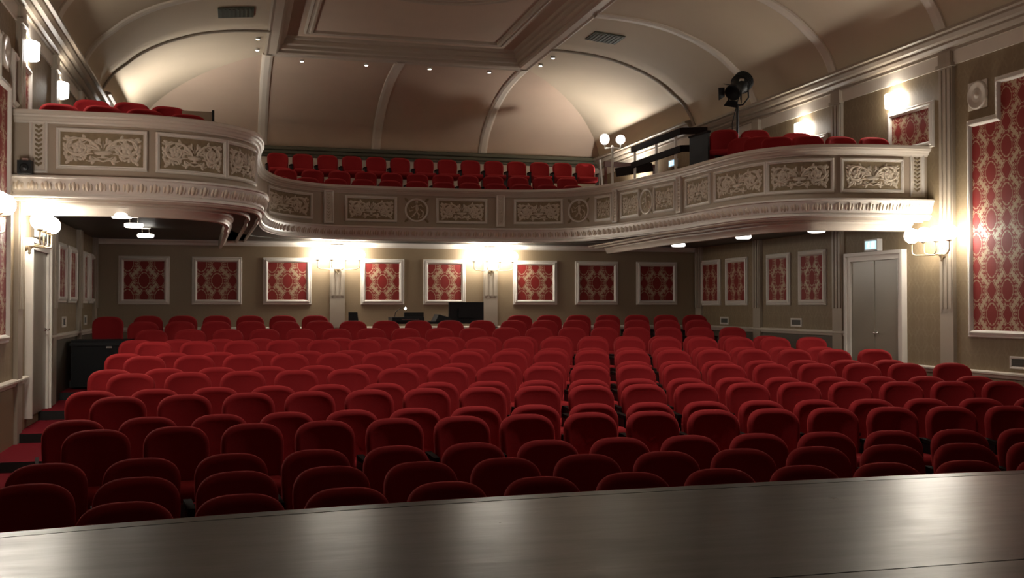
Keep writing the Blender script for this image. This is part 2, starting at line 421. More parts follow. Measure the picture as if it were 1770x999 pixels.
# coffered flat: mouldings of the border, recessed field, inner moulding, roundel
Rect = [(FX0, Y0), (FX1, Y0), (FX1, FY1 + .05), (FX0, FY1 + .05)]
g = MB(); g.frame(Rect, [(-.06, 6.80), (-.06, 6.745), (-.02, 6.735), (.02, 6.755), (.16, 6.745), (.20, 6.77), (.21, 6.82), (.25, 6.84), (.26, 6.90), (.30, 6.93), (.30, 7.0), (.34, 7.03), (.36, 7.08)], 0, lambda a, b_, h: (a, b_, h))
struct(g.build('ceiling_border_moulding', 'moulding'))
g = MB(); g.box((FX0 + .3, Y0, 7.08), (FX1 - .3, FY1 - .2, 7.2)); struct(g.build('ceiling_field', 'plaster'))
In = [(FX0 + .66, Y0 + .5), (FX1 - .66, Y0 + .5), (FX1 - .66, FY1 - .62), (FX0 + .66, FY1 - .62)]
g = MB(); g.frame(In, [(0, 7.085), (0, 7.05), (.04, 7.03), (.06, 7.05), (.10, 7.05), (.12, 7.02), (.16, 7.03), (.18, 7.085)], 0, lambda a, b_, h: (a, b_, h)); struct(g.build('ceiling_inner_moulding', 'moulding'))
g = MB()
for R_, r_ in ((1.75, .035), (1.6, .02)):
    g.tube([(3.35 + R_ * cos(2 * PI * k / 64), 16.15 + R_ * sin(2 * PI * k / 64), 7.075) for k in range(65)], r_, 8, caps=False)
g.lathe([(.55, 7.085), (.5, 7.03), (.3, 7.0), (.12, 7.02), (.02, 6.97)], 32, (3.35, 16.15, 0)); struct(g.build('ceiling_roundel', 'moulding'))
# ribs of the side vaults
n_ = 0
def rib_x(side, y, prot=.05, wd=.20):
    sp = side_pts(side); g = MB(); rows = []
    for i, (x, z) in enumerate(sp):
        a, b_ = sp[max(i - 1, 0)], sp[min(i + 1, len(sp) - 1)]
        t = Vector((b_[0] - a[0], b_[1] - a[1])).normalized(); nn = Vector((t.y, -t.x)) if side < 0 else Vector((-t.y, t.x))
        q = Vector((x, z)) + nn * prot; q2 = Vector((x, z)) + nn * prot * .6
        rows.append([(x, y - wd / 2, z), (q2.x, y - wd / 2, q2.y), (q.x, y - wd / 4, q.y), (q.x, y + wd / 4, q.y), (q2.x, y + wd / 2, q2.y), (x, y + wd / 2, z)])
    g.grid(rows, smooth=False); return g
for side in (-1, 1):
    for y in (6.6, 9.1, 11.7, 14.25, 16.75):
        n_ += 1; struct(rib_x(side, y + (.25 if side < 0 else 0)).build('ceiling_rib_%d' % n_, 'rib_plaster'))
for side in (-1, 1):
    n_ += 1; struct(rib_x(side, YB - .03, .03, .10).build('ceiling_rib_%d' % n_, 'cornice_brown'))
for i, x in enumerate((.66, 3.3, 5.92)):
    g = MB(); rows = []
    Q = [(YU - d * (YU - FY1) / 3.05, 5.52 + (z - 5.33) * 1.26 / 1.42) for d, z in VP]
    for k, (y, z) in enumerate(Q):
        a, b_ = Q[max(k - 1, 0)], Q[min(k + 1, len(Q) - 1)]; t = Vector((b_[0] - a[0], b_[1] - a[1])).normalized(); nn = Vector((t.y, -t.x))
        if nn.y > 0: nn = -nn
        q = Vector((y, z)) + nn * .05; q2 = Vector((y, z)) + nn * .03
        rows.append([(x - .11, y, z), (x - .10, q2.x, q2.y), (x - .05, q.x, q.y), (x + .05, q.x, q.y), (x + .10, q2.x, q2.y), (x + .11, y, z)])
    g.grid(rows); struct(g.build('ceiling_rear_rib_%d' % (i + 1), 'rib_plaster'))

# ------------------------------------------------------------------ stage
SE = [(-2.28, 3.63), (-1.4, 3.83), (-.768, 3.943), (-.353, 4.017), (.106, 4.086), (.726, 4.145), (1.404, 4.182), (2.461, 4.205), (3.634, 4.185), (5.0, 4.08), (6.4, 3.9), (8.0, 3.6), (8.98, 3.35)]
SD = dense(SE, 8)
stage = thing('stage', 'dark varnished stage floor with a curved front edge before the front row', 'stage', (2.9, 2.7, 0))
g = MB(); g.prism([(x, y - .085) for x, y in SD] + [(8.98, 2.727), (-2.28, 2.727)], 0.93, 1.0); g.build('apron', 'stage_varnish', stage, True)
g = MB(); rows = []
for x, y in SD: rows.append([(x, y - .081, .94), (x, y - .081, 1.001), (x, y - .008, 1.003), (x, y, .995), (x, y, .955), (x, y - .04, .94)])
g.grid(rows); g.build('nosing', 'stage_varnish', stage, True)
g = MB(); g.prism([(x, y - .16) for x, y in SD] + [(8.98, 2.6), (-2.28, 2.6)], 0.0, .93); g.build('front_wall', 'black', stage, True)
g = MB(); g.box((-2.28, Y0, .93), (8.98, 2.718, 1.0)); g.build('floorboards', 'stage_varnish', stage, True)

# ------------------------------------------------------------------ balcony
balcony = thing('balcony', 'cream horseshoe balcony with carved panels wrapping round the hall', 'balcony', (3.35, 18.6, 2.8))
NS = 190
SV = [CLEN * i / NS for i in range(NS + 1)]
def sweep(prof, name, m, parent=balcony, smooth=False, s0=0.0, s1=CLEN):
    g = MB(); n = max(3, int(NS * (s1 - s0) / CLEN))
    g.grid([[con(s0 + (s1 - s0) * i / n, o, z) for o, z in prof] for i in range(n + 1)], 0, smooth)
    return g.build(name, m, parent, True)
sweep([(-.30, 3.78), (-.30, 3.90), (-.28, 3.92), (-.01, 3.92), (.0, 3.91), (.0, 3.875), (-.015, 3.865), (-.02, 3.85), (-.045, 3.835), (-.06, 3.81), (-.075, 3.80), (-.08, 3.785), (-.11, 3.78)], 'handrail_coping', 'cream')
sweep([(-.30, 3.16), (-.30, 3.80)], 'parapet_lining', 'parapet_tan')
sweep([(-.10, 3.80), (-.10, 3.18)], 'parapet_face', 'parapet_tan')
sweep([(-.11, 3.205), (.03, 3.205), (.06, 3.195), (.065, 3.175), (.05, 3.165), (.045, 3.15), (.04, 3.14), (.0, 3.035), (-.005, 3.02), (-.02, 3.02)], 'cornice', 'white_cream')
sweep([(-.02, 3.02), (-.02, 3.0), (.0, 2.995), (.0, 2.975), (-.03, 2.965), (-.03, 2.955)], 'cornice_bead', 'white_cream')
# under the arms the mouldings run on straight into the back wall
def arm_sweep(prof, name, m):
    for arm in (0, 1):
        g = MB(); rows = []
        n = 60; se = 5.0 if arm == 0 else 15.6
        for i in range(n + 1):
            s_ = se * i / n if arm == 0 else CLEN - (CLEN - se) * i / n
            rows.append([con(s_, o, z) for o, z in prof])
        rows.append([(x + (-.12 if arm == 0 else .05), YB - .005, z) for x, y, z in rows[-1]])
        g.grid(rows); g.build(name, m, balcony, True)
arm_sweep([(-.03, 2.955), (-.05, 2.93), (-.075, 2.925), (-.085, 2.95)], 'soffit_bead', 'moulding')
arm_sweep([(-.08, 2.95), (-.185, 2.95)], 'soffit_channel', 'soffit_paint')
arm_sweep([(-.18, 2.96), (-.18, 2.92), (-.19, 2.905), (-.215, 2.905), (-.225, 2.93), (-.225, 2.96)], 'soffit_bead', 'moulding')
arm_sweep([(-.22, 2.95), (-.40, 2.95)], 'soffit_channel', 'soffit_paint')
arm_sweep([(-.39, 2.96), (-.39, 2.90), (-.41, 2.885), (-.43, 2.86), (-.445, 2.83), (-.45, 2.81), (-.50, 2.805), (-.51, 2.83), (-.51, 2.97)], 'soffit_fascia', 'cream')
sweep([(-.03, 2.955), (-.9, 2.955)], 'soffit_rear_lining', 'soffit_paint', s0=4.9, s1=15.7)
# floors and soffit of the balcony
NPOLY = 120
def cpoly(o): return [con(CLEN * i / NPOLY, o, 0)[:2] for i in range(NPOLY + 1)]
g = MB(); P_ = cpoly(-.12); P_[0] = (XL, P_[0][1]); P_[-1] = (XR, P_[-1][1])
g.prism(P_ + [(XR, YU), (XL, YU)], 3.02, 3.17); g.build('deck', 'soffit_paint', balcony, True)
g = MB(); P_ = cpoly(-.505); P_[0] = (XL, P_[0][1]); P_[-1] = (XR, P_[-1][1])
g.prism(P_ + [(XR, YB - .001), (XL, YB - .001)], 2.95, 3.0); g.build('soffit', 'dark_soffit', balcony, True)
for y0, y1, z in ((19.85, 20.75, 3.39), (20.75, 21.6, 3.65), (21.6, 22.55, 3.94), (22.55, YU, 4.22)):
    g = MB(); g.box((.2, y0, 3.17), (8.5, y1 if y1 < YU else YU - .01, z)); g.build('seating_step', 'carpet', balcony, True)
# running leaf ornament on the sloping cornice face
g = MB(); nleaf = 150
for i in range(nleaf):
    s = CLEN * (i + .5) / nleaf; hw = CLEN / nleaf * .46
    for du, w_, l0, l1, hh in ((0, .42, .04, .96, .020), (-.62, .26, .18, .9, .012), (.62, .26, .18, .9, .012)):
        rows = []
        for q in range(5):
            t = l0 + (l1 - l0) * q / 4; wd = w_ * hw * math.sin(PI * (.12 + .80 * q / 4)); z = 3.14 - .105 * t; o = .04 - .04 * t
            hgt = hh * math.sin(PI * (.15 + .7 * q / 4)) + .004
            sc = s + du * hw
            rows.append([con(sc - wd, o, z), con(sc - wd * .5, o + hgt * .8, z), con(sc, o + hgt, z), con(sc + wd * .5, o + hgt * .8, z), con(sc + wd, o, z)])
        g.grid(rows, 0, True)
g.build('cornice_leaf_ornament', 'relief_cream', balcony, True)

# carved panels
def arc(cx, cy, rx, ry, a0, a1, n=10):
    return [(cx + rx * cos(a0 + (a1 - a0) * i / n), cy + ry * sin(a0 + (a1 - a0) * i / n)) for i in range(n + 1)]
def spiral(cx, cy, r0, r1, a0, turns, n=22):
    return [(cx + (r0 + (r1 - r0) * i / n) * cos(a0 + 2 * PI * turns * i / n), cy + 1.9 * (r0 + (r1 - r0) * i / n) * sin(a0 + 2 * PI * turns * i / n)) for i in range(n + 1)]
def relief_strokes():
    """half of a scrolling acanthus design in unit coordinates, mirrored about the vase"""
    S_, F_ = [], []
    S_.append(([(.07, -.08), (.12, .12), (.2, .36), (.32, .56), (.46, .68), (.6, .70)], .9, .7))
    S_.append(([(.10, -.06), (.19, .10), (.30, .24), (.40, .28), (.46, .2)], .7, .4))
    S_.append((spiral(.60, .10, .315, .13, PI * .5, -1.15), .8, .45))
    S_.append(([(.16, -.02), (.26, .02), (.33, .0), (.36, -.1)], .6, .35))
    S_.append(([(.6, .70), (.72, .74), (.83, .66), (.9, .74)], .7, .3))
    S_.append(([(.66, .62), (.76, .54), (.85, .52)], .6, .3))
    S_.append(([(.50, .62), (.54, .50), (.62, .46)], .6, .3))
    S_.append(([(.40, .52), (.46, .42), (.54, .40)], .55, .3))
    S_.append(([(.24, -.28), (.34, -.26), (.44, -.38), (.56, -.44), (.70, -.42), (.80, -.30)], .55, .4))
    S_.append((spiral(.82, -.62, .105, .03, PI * .6, 1.1, 14), .6, .4))
    S_.append(([(.80, -.30), (.86, -.12), (.87, .10), (.84, .3)], .5, .35))
    S_.append(([(.0, -.78), (.14, -.66), (.24, -.72), (.34, -.78), (.42, -.72)], .8, .4))
    S_.append(([(.10, -.62), (.20, -.56), (.26, -.46)], .5, .3))
    S_.append(([(.03, .10), (.05, .3), (.12, .48), (.2, .62)], .4, .3))
    S_.append(([(.0, .0), (.0, .3), (.0, .56)], .4, .35))
    for k in range(5):
        a = PI / 2 + 2 * PI * k / 5
        F_.append((.60 + .085 * cos(a), .10 + .17 * sin(a), .075, .05, math.atan2(1.9 * sin(a), cos(a)), 1.0))
    F_.append((.60, .10, .045, .045, 0, 1.3))
    for u, v, a in ((.93, .62, .5), (.94, .28, 1.2), (.93, -.05, 1.0), (.93, -.32, 1.6), (.56, -.66, .4), (.66, -.70, 1.0), (.48, -.6, 1.4), (.10, .44, 1.2), (.2, .30, .9), (.30, -.56, 1.5)):
        F_.append((u, v, .045, .026, a, .8))
    return S_, F_
STROKES, FLOWERS = relief_strokes()
for pts_, a_, b_ in list(STROKES):                       # acanthus leaflets along every stem
    for i_ in range(2, len(pts_) - 1, 2 if len(pts_) < 12 else 4):
        (x0_, y0_), (x1_, y1_) = pts_[i_ - 1], pts_[i_]
        an_ = math.atan2((y1_ - y0_) * .5, x1_ - x0_)
        for sd_ in (-1, 1):
            FLOWERS.append((x1_ + .045 * cos(an_ + sd_ * 1.1), y1_ + .10 * sin(an_ + sd_ * 1.1), .062, .030, an_ + sd_ * .75, .75))
def stroke(g, mp, pts, r0, r1, n=5):
    rows = []
    for i, (x, y) in enumerate(pts):
        a, b_ = pts[max(i - 1, 0)], pts[min(i + 1, len(pts) - 1)]
        dx, dy = b_[0] - a[0], b_[1] - a[1]; L_ = math.hypot(dx, dy) or 1; nx, ny = -dy / L_, dx / L_
        t = i / (len(pts) - 1); r = r0 + (r1 - r0) * t
        if i in (0, len(pts) - 1): r *= .5
        rows.append([mp(x + nx * r * cos(PI * k / (n - 1)), y + ny * r * cos(PI * k / (n - 1)), r * 1.15 * sin(PI * k / (n - 1))) for k in range(n)])
    g.grid(rows, 0, True)
def petal(g, mp, x, y, ra, rb, ang, h):
    rows = []
    for t in (1.0, .62, .05):
        hh = h * math.sqrt(max(0, 1 - t * t * .98))
        rows.append([mp(x + ra * t * cos(q) * cos(ang) - rb * t * sin(q) * sin(ang), y + ra * t * cos(q) * sin(ang) + rb * t * sin(q) * cos(ang), hh) for q in [2 * PI * k / 8 for k in range(9)]])
    g.grid(rows, 0, True)
def cmap(s_, z_, o0): return lambda a, b_, h: con(s_ + a, o0 + h, z_ + b_)
def relief_panel(s0, s1, z0, z1, fw=.035):
    sc, zc, hw, hh = (s0 + s1) / 2, (z0 + z1) / 2, (s1 - s0) / 2, (z1 - z0) / 2
    mp = cmap(sc, zc, -.092); n = max(2, int((s1 - s0) / .08))
    g = MB(); g.grid([[mp(-hw + 2 * hw * i / n, q, .004) for q in (-hh, hh)] for i in range(n + 1)])
    pl = g.build('relief_panel', 'patina', balcony, True)
    poly = [(-hw + 2 * hw * i / n, -hh) for i in range(n)] + [(hw, -hh)] + [(hw - 2 * hw * i / n, hh) for i in range(n)] + [(-hw, hh)]
    g = MB(); g.frame(poly, [(-.012, -.008), (-.012, .012), (0, .026), (.012, .026), (.02, .016), (.03, .018), (fw, .006), (fw, 0)], 0, mp)
    g.build('panel_moulding', 'white_cream', None, False).parent = pl
    fix(pl.children[0])
    iw, ih = hw - fw - .012, hh - fw - .012
    k = min(.5, max(.32, iw / .62 * .46)); base = .0165 * min(1, iw / .36)
    g = MB()
    for sg in (-1, 1):
        for pts, a, b_ in STROKES: stroke(g, mp2(mp), [(sg * u * iw, v * ih) for u, v in pts], base * 1.25 * a, base * 1.25 * b_)
        for u, v, ra, rb, an, h in FLOWERS: petal(g, mp2(mp), sg * u * iw, v * ih, ra * .56 * min(1, iw / .4), rb * .62 * min(1, iw / .4), an if sg > 0 else PI - an, .013 * h)
    # vase: rim, bowl and foot
    for (v0, w0), (v1, w1) in (((-.10, .24), (-.13, .24)), ((-.16, .20), (-.26, .23)), ((-.26, .23), (-.38, .13)), ((-.38, .05), (-.5, .06)), ((-.5, .12), (-.58, .18))):
        g.grid([[mp(w * iw * q, v * ih, .004 + .016 * math.sqrt(max(0, 1 - q * q))) for q in (-1, -.7, -.35, 0, .35, .7, 1)] for v, w in ((v0, w0), (v1, w1))], 0, True)
    o = g.build('acanthus_relief', 'relief_cream', None, False); o.parent = pl; fix(o)
    return pl
def mp2(mp): return lambda a, b_, h: mp(a, b_, h + .004)
def fix(o):
    inv = MAT_OF[balcony.name].inverted()
    o.data.transform(inv)
PZ0, PZ1 = 3.30, 3.735
for a, b_ in ((.435, 1.379), (1.496, 2.395), (2.42, 3.32), (7.10, 8.40), (9.0, 9.907), (10.645, 11.558), (12.061, 12.921), (13.603, 14.041), (14.329, 14.91), (15.40, 16.03), (16.374, 17.15), (17.31, 18.516), (18.54, 19.488), (19.601, 20.481)):
    relief_panel(a, b_, PZ0, PZ1)
def slim_panel(s0, s1, wide):
    """pilaster strip with a hanging leaf drop"""
    sc, hw = (s0 + s1) / 2, (s1 - s0) / 2; zc, hh = 3.53, .285
    mp = cmap(sc, zc, -.092); g = MB()
    if wide: g.grid([[mp(x, y, .0) for x in (-hw, hw)] for y in (-hh, hh)])
    else: g.grid([[mp(x, y, h) for x, h in ((-hw, -.01), (-hw, .02), (hw, .02), (hw, -.01))] for y in (-hh, hh)])
    pl = g.build('pilaster_strip', 'cream', balcony, True)
    g = MB(); f = min(.03, hw * .4)
    h0 = 0 if wide else .02
    g.frame([(-hw, -hh), (hw, -hh), (hw, hh), (-hw, hh)], [(-.004, h0 - .01), (-.004, h0 + .014), (f * .5, h0 + .02), (f, h0 + .004), (f, h0)], 0, mp)
    o = g.build('panel_moulding', 'white_cream'); o.parent = pl; fix(o)
    g = MB(); iw = hw - f
    for k in range(9):
        v = hh * .78 - k * hh * .18
        for sg in (-1, 1): petal(g, mp, sg * iw * .34, v, iw * .42, hh * .05, sg * .7, h0 + .014)
        petal(g, mp, 0, v - hh * .05, iw * .2, hh * .06, 0, h0 + .018)
    o = g.build('leaf_drop_relief', 'patina' if wide else 'relief_cream'); o.parent = pl; fix(o)
for a, b_, wd in ((.158, .334, True), (8.62, 8.79, False), (11.738, 11.884, False), (14.10, 14.22, False), (16.11, 16.249, False), (20.594, 20.795, True)): slim_panel(a, b_, wd)
def medallion(s0, s1):
    sc, R_ = (s0 + s1) / 2, (s1 - s0) / 2; zc = 3.515; mp = cmap(sc, zc, -.096); g = MB()
    R_ = .205
    g.grid([[mp(R_ * t * cos(q), R_ * t * sin(q), 0.004) for q in [2 * PI * k / 24 for k in range(25)]] for t in (1, .5, .02)])
    pl = g.build('medallion', 'patina', balcony, True)
    g = MB(); g.grid([[mp(r * cos(q), r * sin(q), h) for q in [2 * PI * k / 32 for k in range(33)]] for r, h in ((R_ + .012, -.004), (R_ + .01, .016), (R_ - .005, .024), (R_ - .02, .014), (R_ - .026, .002))], 0, True)
    o = g.build('ring_moulding', 'white_cream'); o.parent = pl; fix(o)
    for k in range(4):
        g = MB(); a = PI / 4 + PI / 2 * k; petal(g, mp, (R_ + .055) * cos(a), (R_ + .055) * sin(a), .05, .024, a, .012)
        o = g.build('corner_leaf', 'patina'); o.parent = pl; fix(o)
    g = MB()   # small dancing figure in low relief with drapery
    for pts, a, b_ in (([(.0, .10), (.01, .03), (.0, -.03)], .034, .03), ([(.0, -.03), (.045, -.08), (.03, -.15)], .024, .014), ([(-.01, -.03), (-.05, -.09), (-.09, -.12)], .024, .013), ([(.02, .08), (.08, .10), (.12, .05)], .014, .009), ([(-.02, .08), (-.08, .04), (-.11, .08)], .014, .009), ([(.06, .02), (.12, -.03), (.11, -.11), (.06, -.14)], .02, .012), ([(-.06, .0), (-.13, -.02), (-.14, .05)], .018, .012)):
        stroke(g, mp, pts, a, b_)
    petal(g, mp, 0, .145, .028, .03, 0, .03)
    o = g.build('figure_relief', 'relief_cream'); o.parent = pl; fix(o)
for a, b_ in ((10.061, 10.485), (13.04, 13.42), (14.93, 15.36)): medallion(a, b_)

# ------------------------------------------------------------------ doors
def wall_thing(name, label, cat, side, a, z, group=None):
    loc, rz = {'R': ((XR, a, z), -PI / 2), 'L': ((XL, a, z), PI / 2), 'B': ((a, YB, z), 0.0)}[side]
    return thing(name, label, cat, loc, rz, group)
LP_ = lambda a, b_, h: (a, -h, b_)               # local wall plane: x along, -y outward, z up
def door(name, label, side, c, z, wd, ht, double):
    loc, rz = {'R': ((XR, c, z), -PI / 2), 'L': ((XL, c, z), PI / 2)}[side]
    o = thing(name, label, 'door', loc, rz); o['kind'] = 'structure'
    g = MB(); hw = wd / 2; f = .105
    for x0, x1, z0, z1 in ((-hw, -hw + f, 0, ht), (hw - f, hw, 0, ht), (-hw + f, hw - f, ht - f, ht)): g.box((x0, -.06, z0), (x1, -.001, z1))
    for x0, x1, z0, z1 in ((-hw - .02, -hw + .03, 0, ht - .03), (hw - .03, hw + .02, 0, ht - .03), (-hw - .02, hw + .02, ht - .03, ht + .02)): g.box((x0, -.085, z0), (x1, -.0015, z1))
    g.build('door_frame', 'white_cream', o)
    iw = hw - f
    spans = ((-iw, -.004), (.004, iw)) if double else ((-iw, iw),)
    for x0, x1 in spans:
        g = MB(); g.box((x0 + .003, -.03, .005), (x1 - .003, -.002, ht - f - .004)); lf = g.build('door_leaf', 'door_paint', o)
        if double and x0 < -.1: continue
        hx = .05 if double else (iw - .08)
        g = MB(); g.lathe([(.022, 0), (.022, .012), (.011, .014), (.011, .05), (.016, .055)], 12, (hx, -.03, 1.0), Matrix.Rotation(PI / 2, 3, 'X'))
        g.tube([(hx, -.082, 1.0), (hx + (.11 if double else -.11), -.082, .995)], .011, 8); h = g.build('door_handle', 'nickel', lf)
    if double:
        g = MB(); g.box((-.02, -.038, .005), (.0, -.028, ht - f - .004)); g.build('door_astragal', 'door_paint', o)
    return o
door('door_1', 'tan double door in cream frame below the lit exit sign', 'R', 13.25, .40, 1.38, 2.15, True)
door('door_2', 'tan single door in cream frame beside the carpeted aisle steps', 'L', 13.72, .49, 1.32, 2.06, False)

# ------------------------------------------------------------------ framed damask
FR = [(0, 0), (0, .022), (.012, .03), (.03, .022), (.034, .04), (.06, .05), (.075, .04), (.085, .022), (.09, .012)]
def framed(side, c, z0, w_, h_, label, group=None):
    o = wall_thing('framed_damask', label, 'wall panel', side, c, z0, group)
    hw = w_ / 2
    g = MB(); g.frame([(-hw, 0), (hw, 0), (hw, h_), (-hw, h_)], FR, 0, LP_); g.build('panel_frame', 'white_cream', o)
    g = MB(); g.box((-hw + .07, -.014, .07), (hw - .07, -.002, h_ - .07)); fb = g.build('damask_fabric', 'red_damask', o)
    fb.data.transform(Matrix.Translation((0, 0, -h_ / 2))); fb.location = (0, 0, h_ / 2)
    return o
BK = [(-1.488, .845, 'framed dark red damask at the back wall corner beside the carpeted aisle'), (-.262, .855, 'dim framed damask on the back wall, second from the aisle corner'), (.96, .855, 'brightly lit framed damask on the aisle side of the first globe sconce'), (2.68, .80, 'framed red damask above the empty black chair, inside the first sconce'),
      (3.85, .81, 'framed red damask partly hidden by the black monitor'), (5.62, .88, 'lit framed damask on the far side of the second back sconce from aisle'), (6.87, .885, 'dim framed damask on back wall below the globe lamp post'), (8.13, .865, 'darkest framed damask on back wall, next to the corner with small vents')]
for x, w_, lb in BK: framed('B', x, 1.812, w_, .845, lb, 'framed damasks on the back wall')
for y, w_, lb in ((18.66, .86, 'tall dim framed damask on double door wall, nearest the back corner'), (17.58, .87, 'framed damask second from the back corner on double door wall'), (16.05, .80, 'framed damask on double door wall, third from the back corner'), (14.97, .83, 'framed damask closest to the double door, above the wall vent')):
    framed('R', y, 1.80, w_, .88, lb, 'framed damasks on the double door wall')
for y, w_, lb in ((18.92, .80, 'framed damask in the dark corner on the single door wall'), (17.99, .62, 'narrow framed damask second from the corner, single door wall'), (16.59, .80, 'framed damask third from the corner on the single door wall'), (15.57, .80, 'framed damask next to the single door, above the pale vent')):
    framed('L', y, 1.83, w_, .83, lb, 'framed damasks on the single door wall')
framed('R', 12.43, 3.90, 1.0, .62, 'framed red damask under the wall light above the balcony end', 'framed damasks above the balcony')
framed('R', 14.95, 3.90, .9, .60, 'framed damask half hidden by red balcony seats near the spotlight', 'framed damasks above the balcony')
framed('L', 12.65, 3.92, 1.05, .62, 'framed red damask under the brighter wall light above single door side', 'framed damasks above the balcony')
def big_panel(side, c, label):
    o = wall_thing('tall_framed_damask', label, 'wall panel', side, c, 1.395)
    P_ = [(-1.23, 0), (1.23, 0), (1.23, 2.73), (.72, 2.73), (.72, 3.18), (-.72, 3.18), (-.72, 2.73), (-1.23, 2.73)]
    g = MB(); g.frame(P_, FR, 0, LP_); g.build('panel_frame', 'white_cream', o)
    g = MB(); Q = [(x * (1.15 / 1.23) if abs(x) > 1 else (x - .06 if x > 0 else x + .06), z) for x, z in P_]
    Q = [(-1.16, .07), (1.16, .07), (1.16, 2.66), (.65, 2.66), (.65, 3.11), (-.65, 3.11), (-.65, 2.66), (-1.16, 2.66)]
    vs = [(x, -.012, z) for x, z in Q]; g.add(vs, [tuple(range(8))]); g.build('damask_fabric', 'red_damask', o)
big_panel('R', 10.05, 'tall stepped framed red damask lit by globes on double door wall')
big_panel('L', 10.80, 'tall stepped framed red damask at the picture edge by the single door')
def roundel(side, c, z, label):
    o = wall_thing('plaster_roundel', label, 'wall ornament', side, c, z, 'plaster roundels')
    R3 = Matrix.Rotation(PI / 2, 3, 'X')
    g = MB(); g.lathe([(.18, 0), (.18, .02), (.165, .035), (.15, .028), (.10, .03), (.085, .022), (.075, .03), (.06, .022), (.04, .03), (.02, .045), (.001, .05)], 36, (0, 0, 0), R3); g.build('disc', 'cream', o)
    for sx in (-1, 1):
        for sz in (-1, 1):
            g = MB(); a, b_ = .175, .06
            v0 = [(sx * a, 0, sz * a), (sx * b_, 0, sz * a), (sx * .135, 0, sz * .135), (sx * a, 0, sz * b_)]
            v1 = [(x, -.012, z_) for x, _, z_ in v0]; g.add(v0 + v1, [(0, 1, 2, 3), (4, 5, 6, 7), (0, 1, 5, 4), (1, 2, 6, 5), (2, 3, 7, 6), (3, 0, 4, 7)]); g.build('corner_piece', 'cream', o)
roundel('R', 11.09, 4.42, 'white plaster roundel beside the tall damask above globe sconce')
roundel('L', 11.84, 4.43, 'white plaster roundel cut off by the picture edge')

# ------------------------------------------------------------------ lamps
def sconce(side, a, label, z=2.46, reach=.27):
    o = wall_thing('globe_sconce', label, 'wall lamp', side, a, z, 'globe sconces')
    R3 = Matrix.Rotation(PI / 2, 3, 'X'); base = .05
    g = MB(); g.lathe([(.065, base), (.065, base + .015), (.05, base + .03), (.03, base + .045), (.022, base + .09), (.001, base + .1)], 20, (0, 0, 0), R3); g.build('backplate', 'brass', o)
    for x in (-.375, -.125, .125, .375):
        sg = 1 if x > 0 else -1
        g = MB(); pts = [(0, -base - .05, 0)] + [(x * .35, -base - .10, -.01), (x - sg * .05, -reach + .02, -.005)] + [(x - sg * .05 + sg * .05 * sin(t), -reach, .05 - .05 * cos(t)) for t in (0, .5, 1.0, 1.57)] + [(x, -reach, .15)]
        g.tube(pts, .0085, 8); g.lathe([(.012, .14), (.035, .15), (.038, .165)], 14, (x, -reach, 0)); arm = g.build('arm', 'brass', o)
        g = MB(); g.ball((x, -reach, .255), .10, 20, 12); g.build('globe', 'opal_glass', arm)
    g = MB(); g.lathe([(.001, -.10), (.018, -.085), (.012, -.06), (.03, -.03), (.03, 0)], 12, (0, -base - .05, 0)); g.build('finial', 'brass', o)
    return o
sconce('B', 1.852, 'lit four globe sconce on the back wall pilaster nearer the carpeted aisle')
sconce('B', 4.729, 'lit four globe sconce on back wall pilaster behind the monitor')
sconce('R', 11.68, 'lit four globe sconce between double door and tall damask')
sconce('L', 12.72, 'lit four globe sconce beside the single door below balcony')
sconce('L', 10.13, 'globe sconce cut off by the picture edge on tall damask')
def shade_light(side, a, z, label, m='wall_shade_glass', w_=.30):
    o = wall_thing('shade_wall_light', label, 'wall lamp', side, a, z, 'half shade wall lights above the balcony')
    g = MB(); g.box((-.06, -.03, -.08), (.06, -.001, .08)); g.build('backplate', 'nickel', o)
    g = MB(); rows = []
    for zz, k in ((-.095, .92), (-.09, 1.0), (.09, 1.05), (.10, .98)):
        rows.append([(w_ / 2 * k * cos(q), -.03 - .12 * k * sin(q), zz) for q in [PI * i / 12 for i in range(13)]])
    g.grid(rows, 0, True); g.add(rows[0], [tuple(range(13))]); g.add(rows[-1], [tuple(range(13))]); g.build('lamp_shade', m, o)
shade_light('R', 12.75, 4.66, 'bright half shade light over framed damask at balcony end')
shade_light('R', 15.20, 4.66, 'bright half shade light behind red seats between the two upper pilasters')
shade_light('L', 12.95, 4.70, 'large bright half shade light on upper wall above single door')
shade_light('L', 15.15, 4.69, 'smaller bright half shade light further back on the single door side')
def uplighter(side, a, z, label):
    o = wall_thing('wall_uplighter', label, 'wall lamp', side, a, z, 'cup uplighters behind the balcony')
    g = MB(); g.lathe([(.001, -.20), (.06, -.195), (.12, -.15), (.15, -.07), (.155, -.03), (.145, -.03), (.14, -.06), (.11, -.12)], 20, (0, -.20, 0)); g.bar((0, -.10, -.12), (0, -.002, -.12), .04, .04); g.build('cup', 'black_metal', o)
    g = MB(); g.lathe([(.001, -.085), (.10, -.09), (.10, -.10), (.001, -.11)], 20, (0, -.20, 0)); g.build('lens', 'uplight_glass', o)
uplighter('L', 21.5, 4.35, 'cup uplighter behind the balcony front washing the vault, aisle side')
uplighter('R', 22.2, 4.35, 'cup uplighter behind the railing washing the vault, double door side')
def disc_lamp(x, y, label):
    o = thing('disc_ceiling_lamp', label, 'ceiling lamp', (x, y, 2.95), 0, 'disc lamps under the balcony')
    g = MB(); g.lathe([(.07, 0), (.07, -.02), (.06, -.025)], 20); g.build('mount', 'white_plastic', o)
    for s in (-1, 1):
        g = MB(); g.tube([(s * .05, 0, -.02), (s * .05, 0, -.105)], .006, 8); g.build('rod', 'nickel', o)
    g = MB(); g.lathe([(.001, -.10), (.11, -.103), (.118, -.11), (.118, -.14), (.10, -.155), (.001, -.16)], 24); g.build('diffuser', 'disc_glass', o)
Z_ = .03
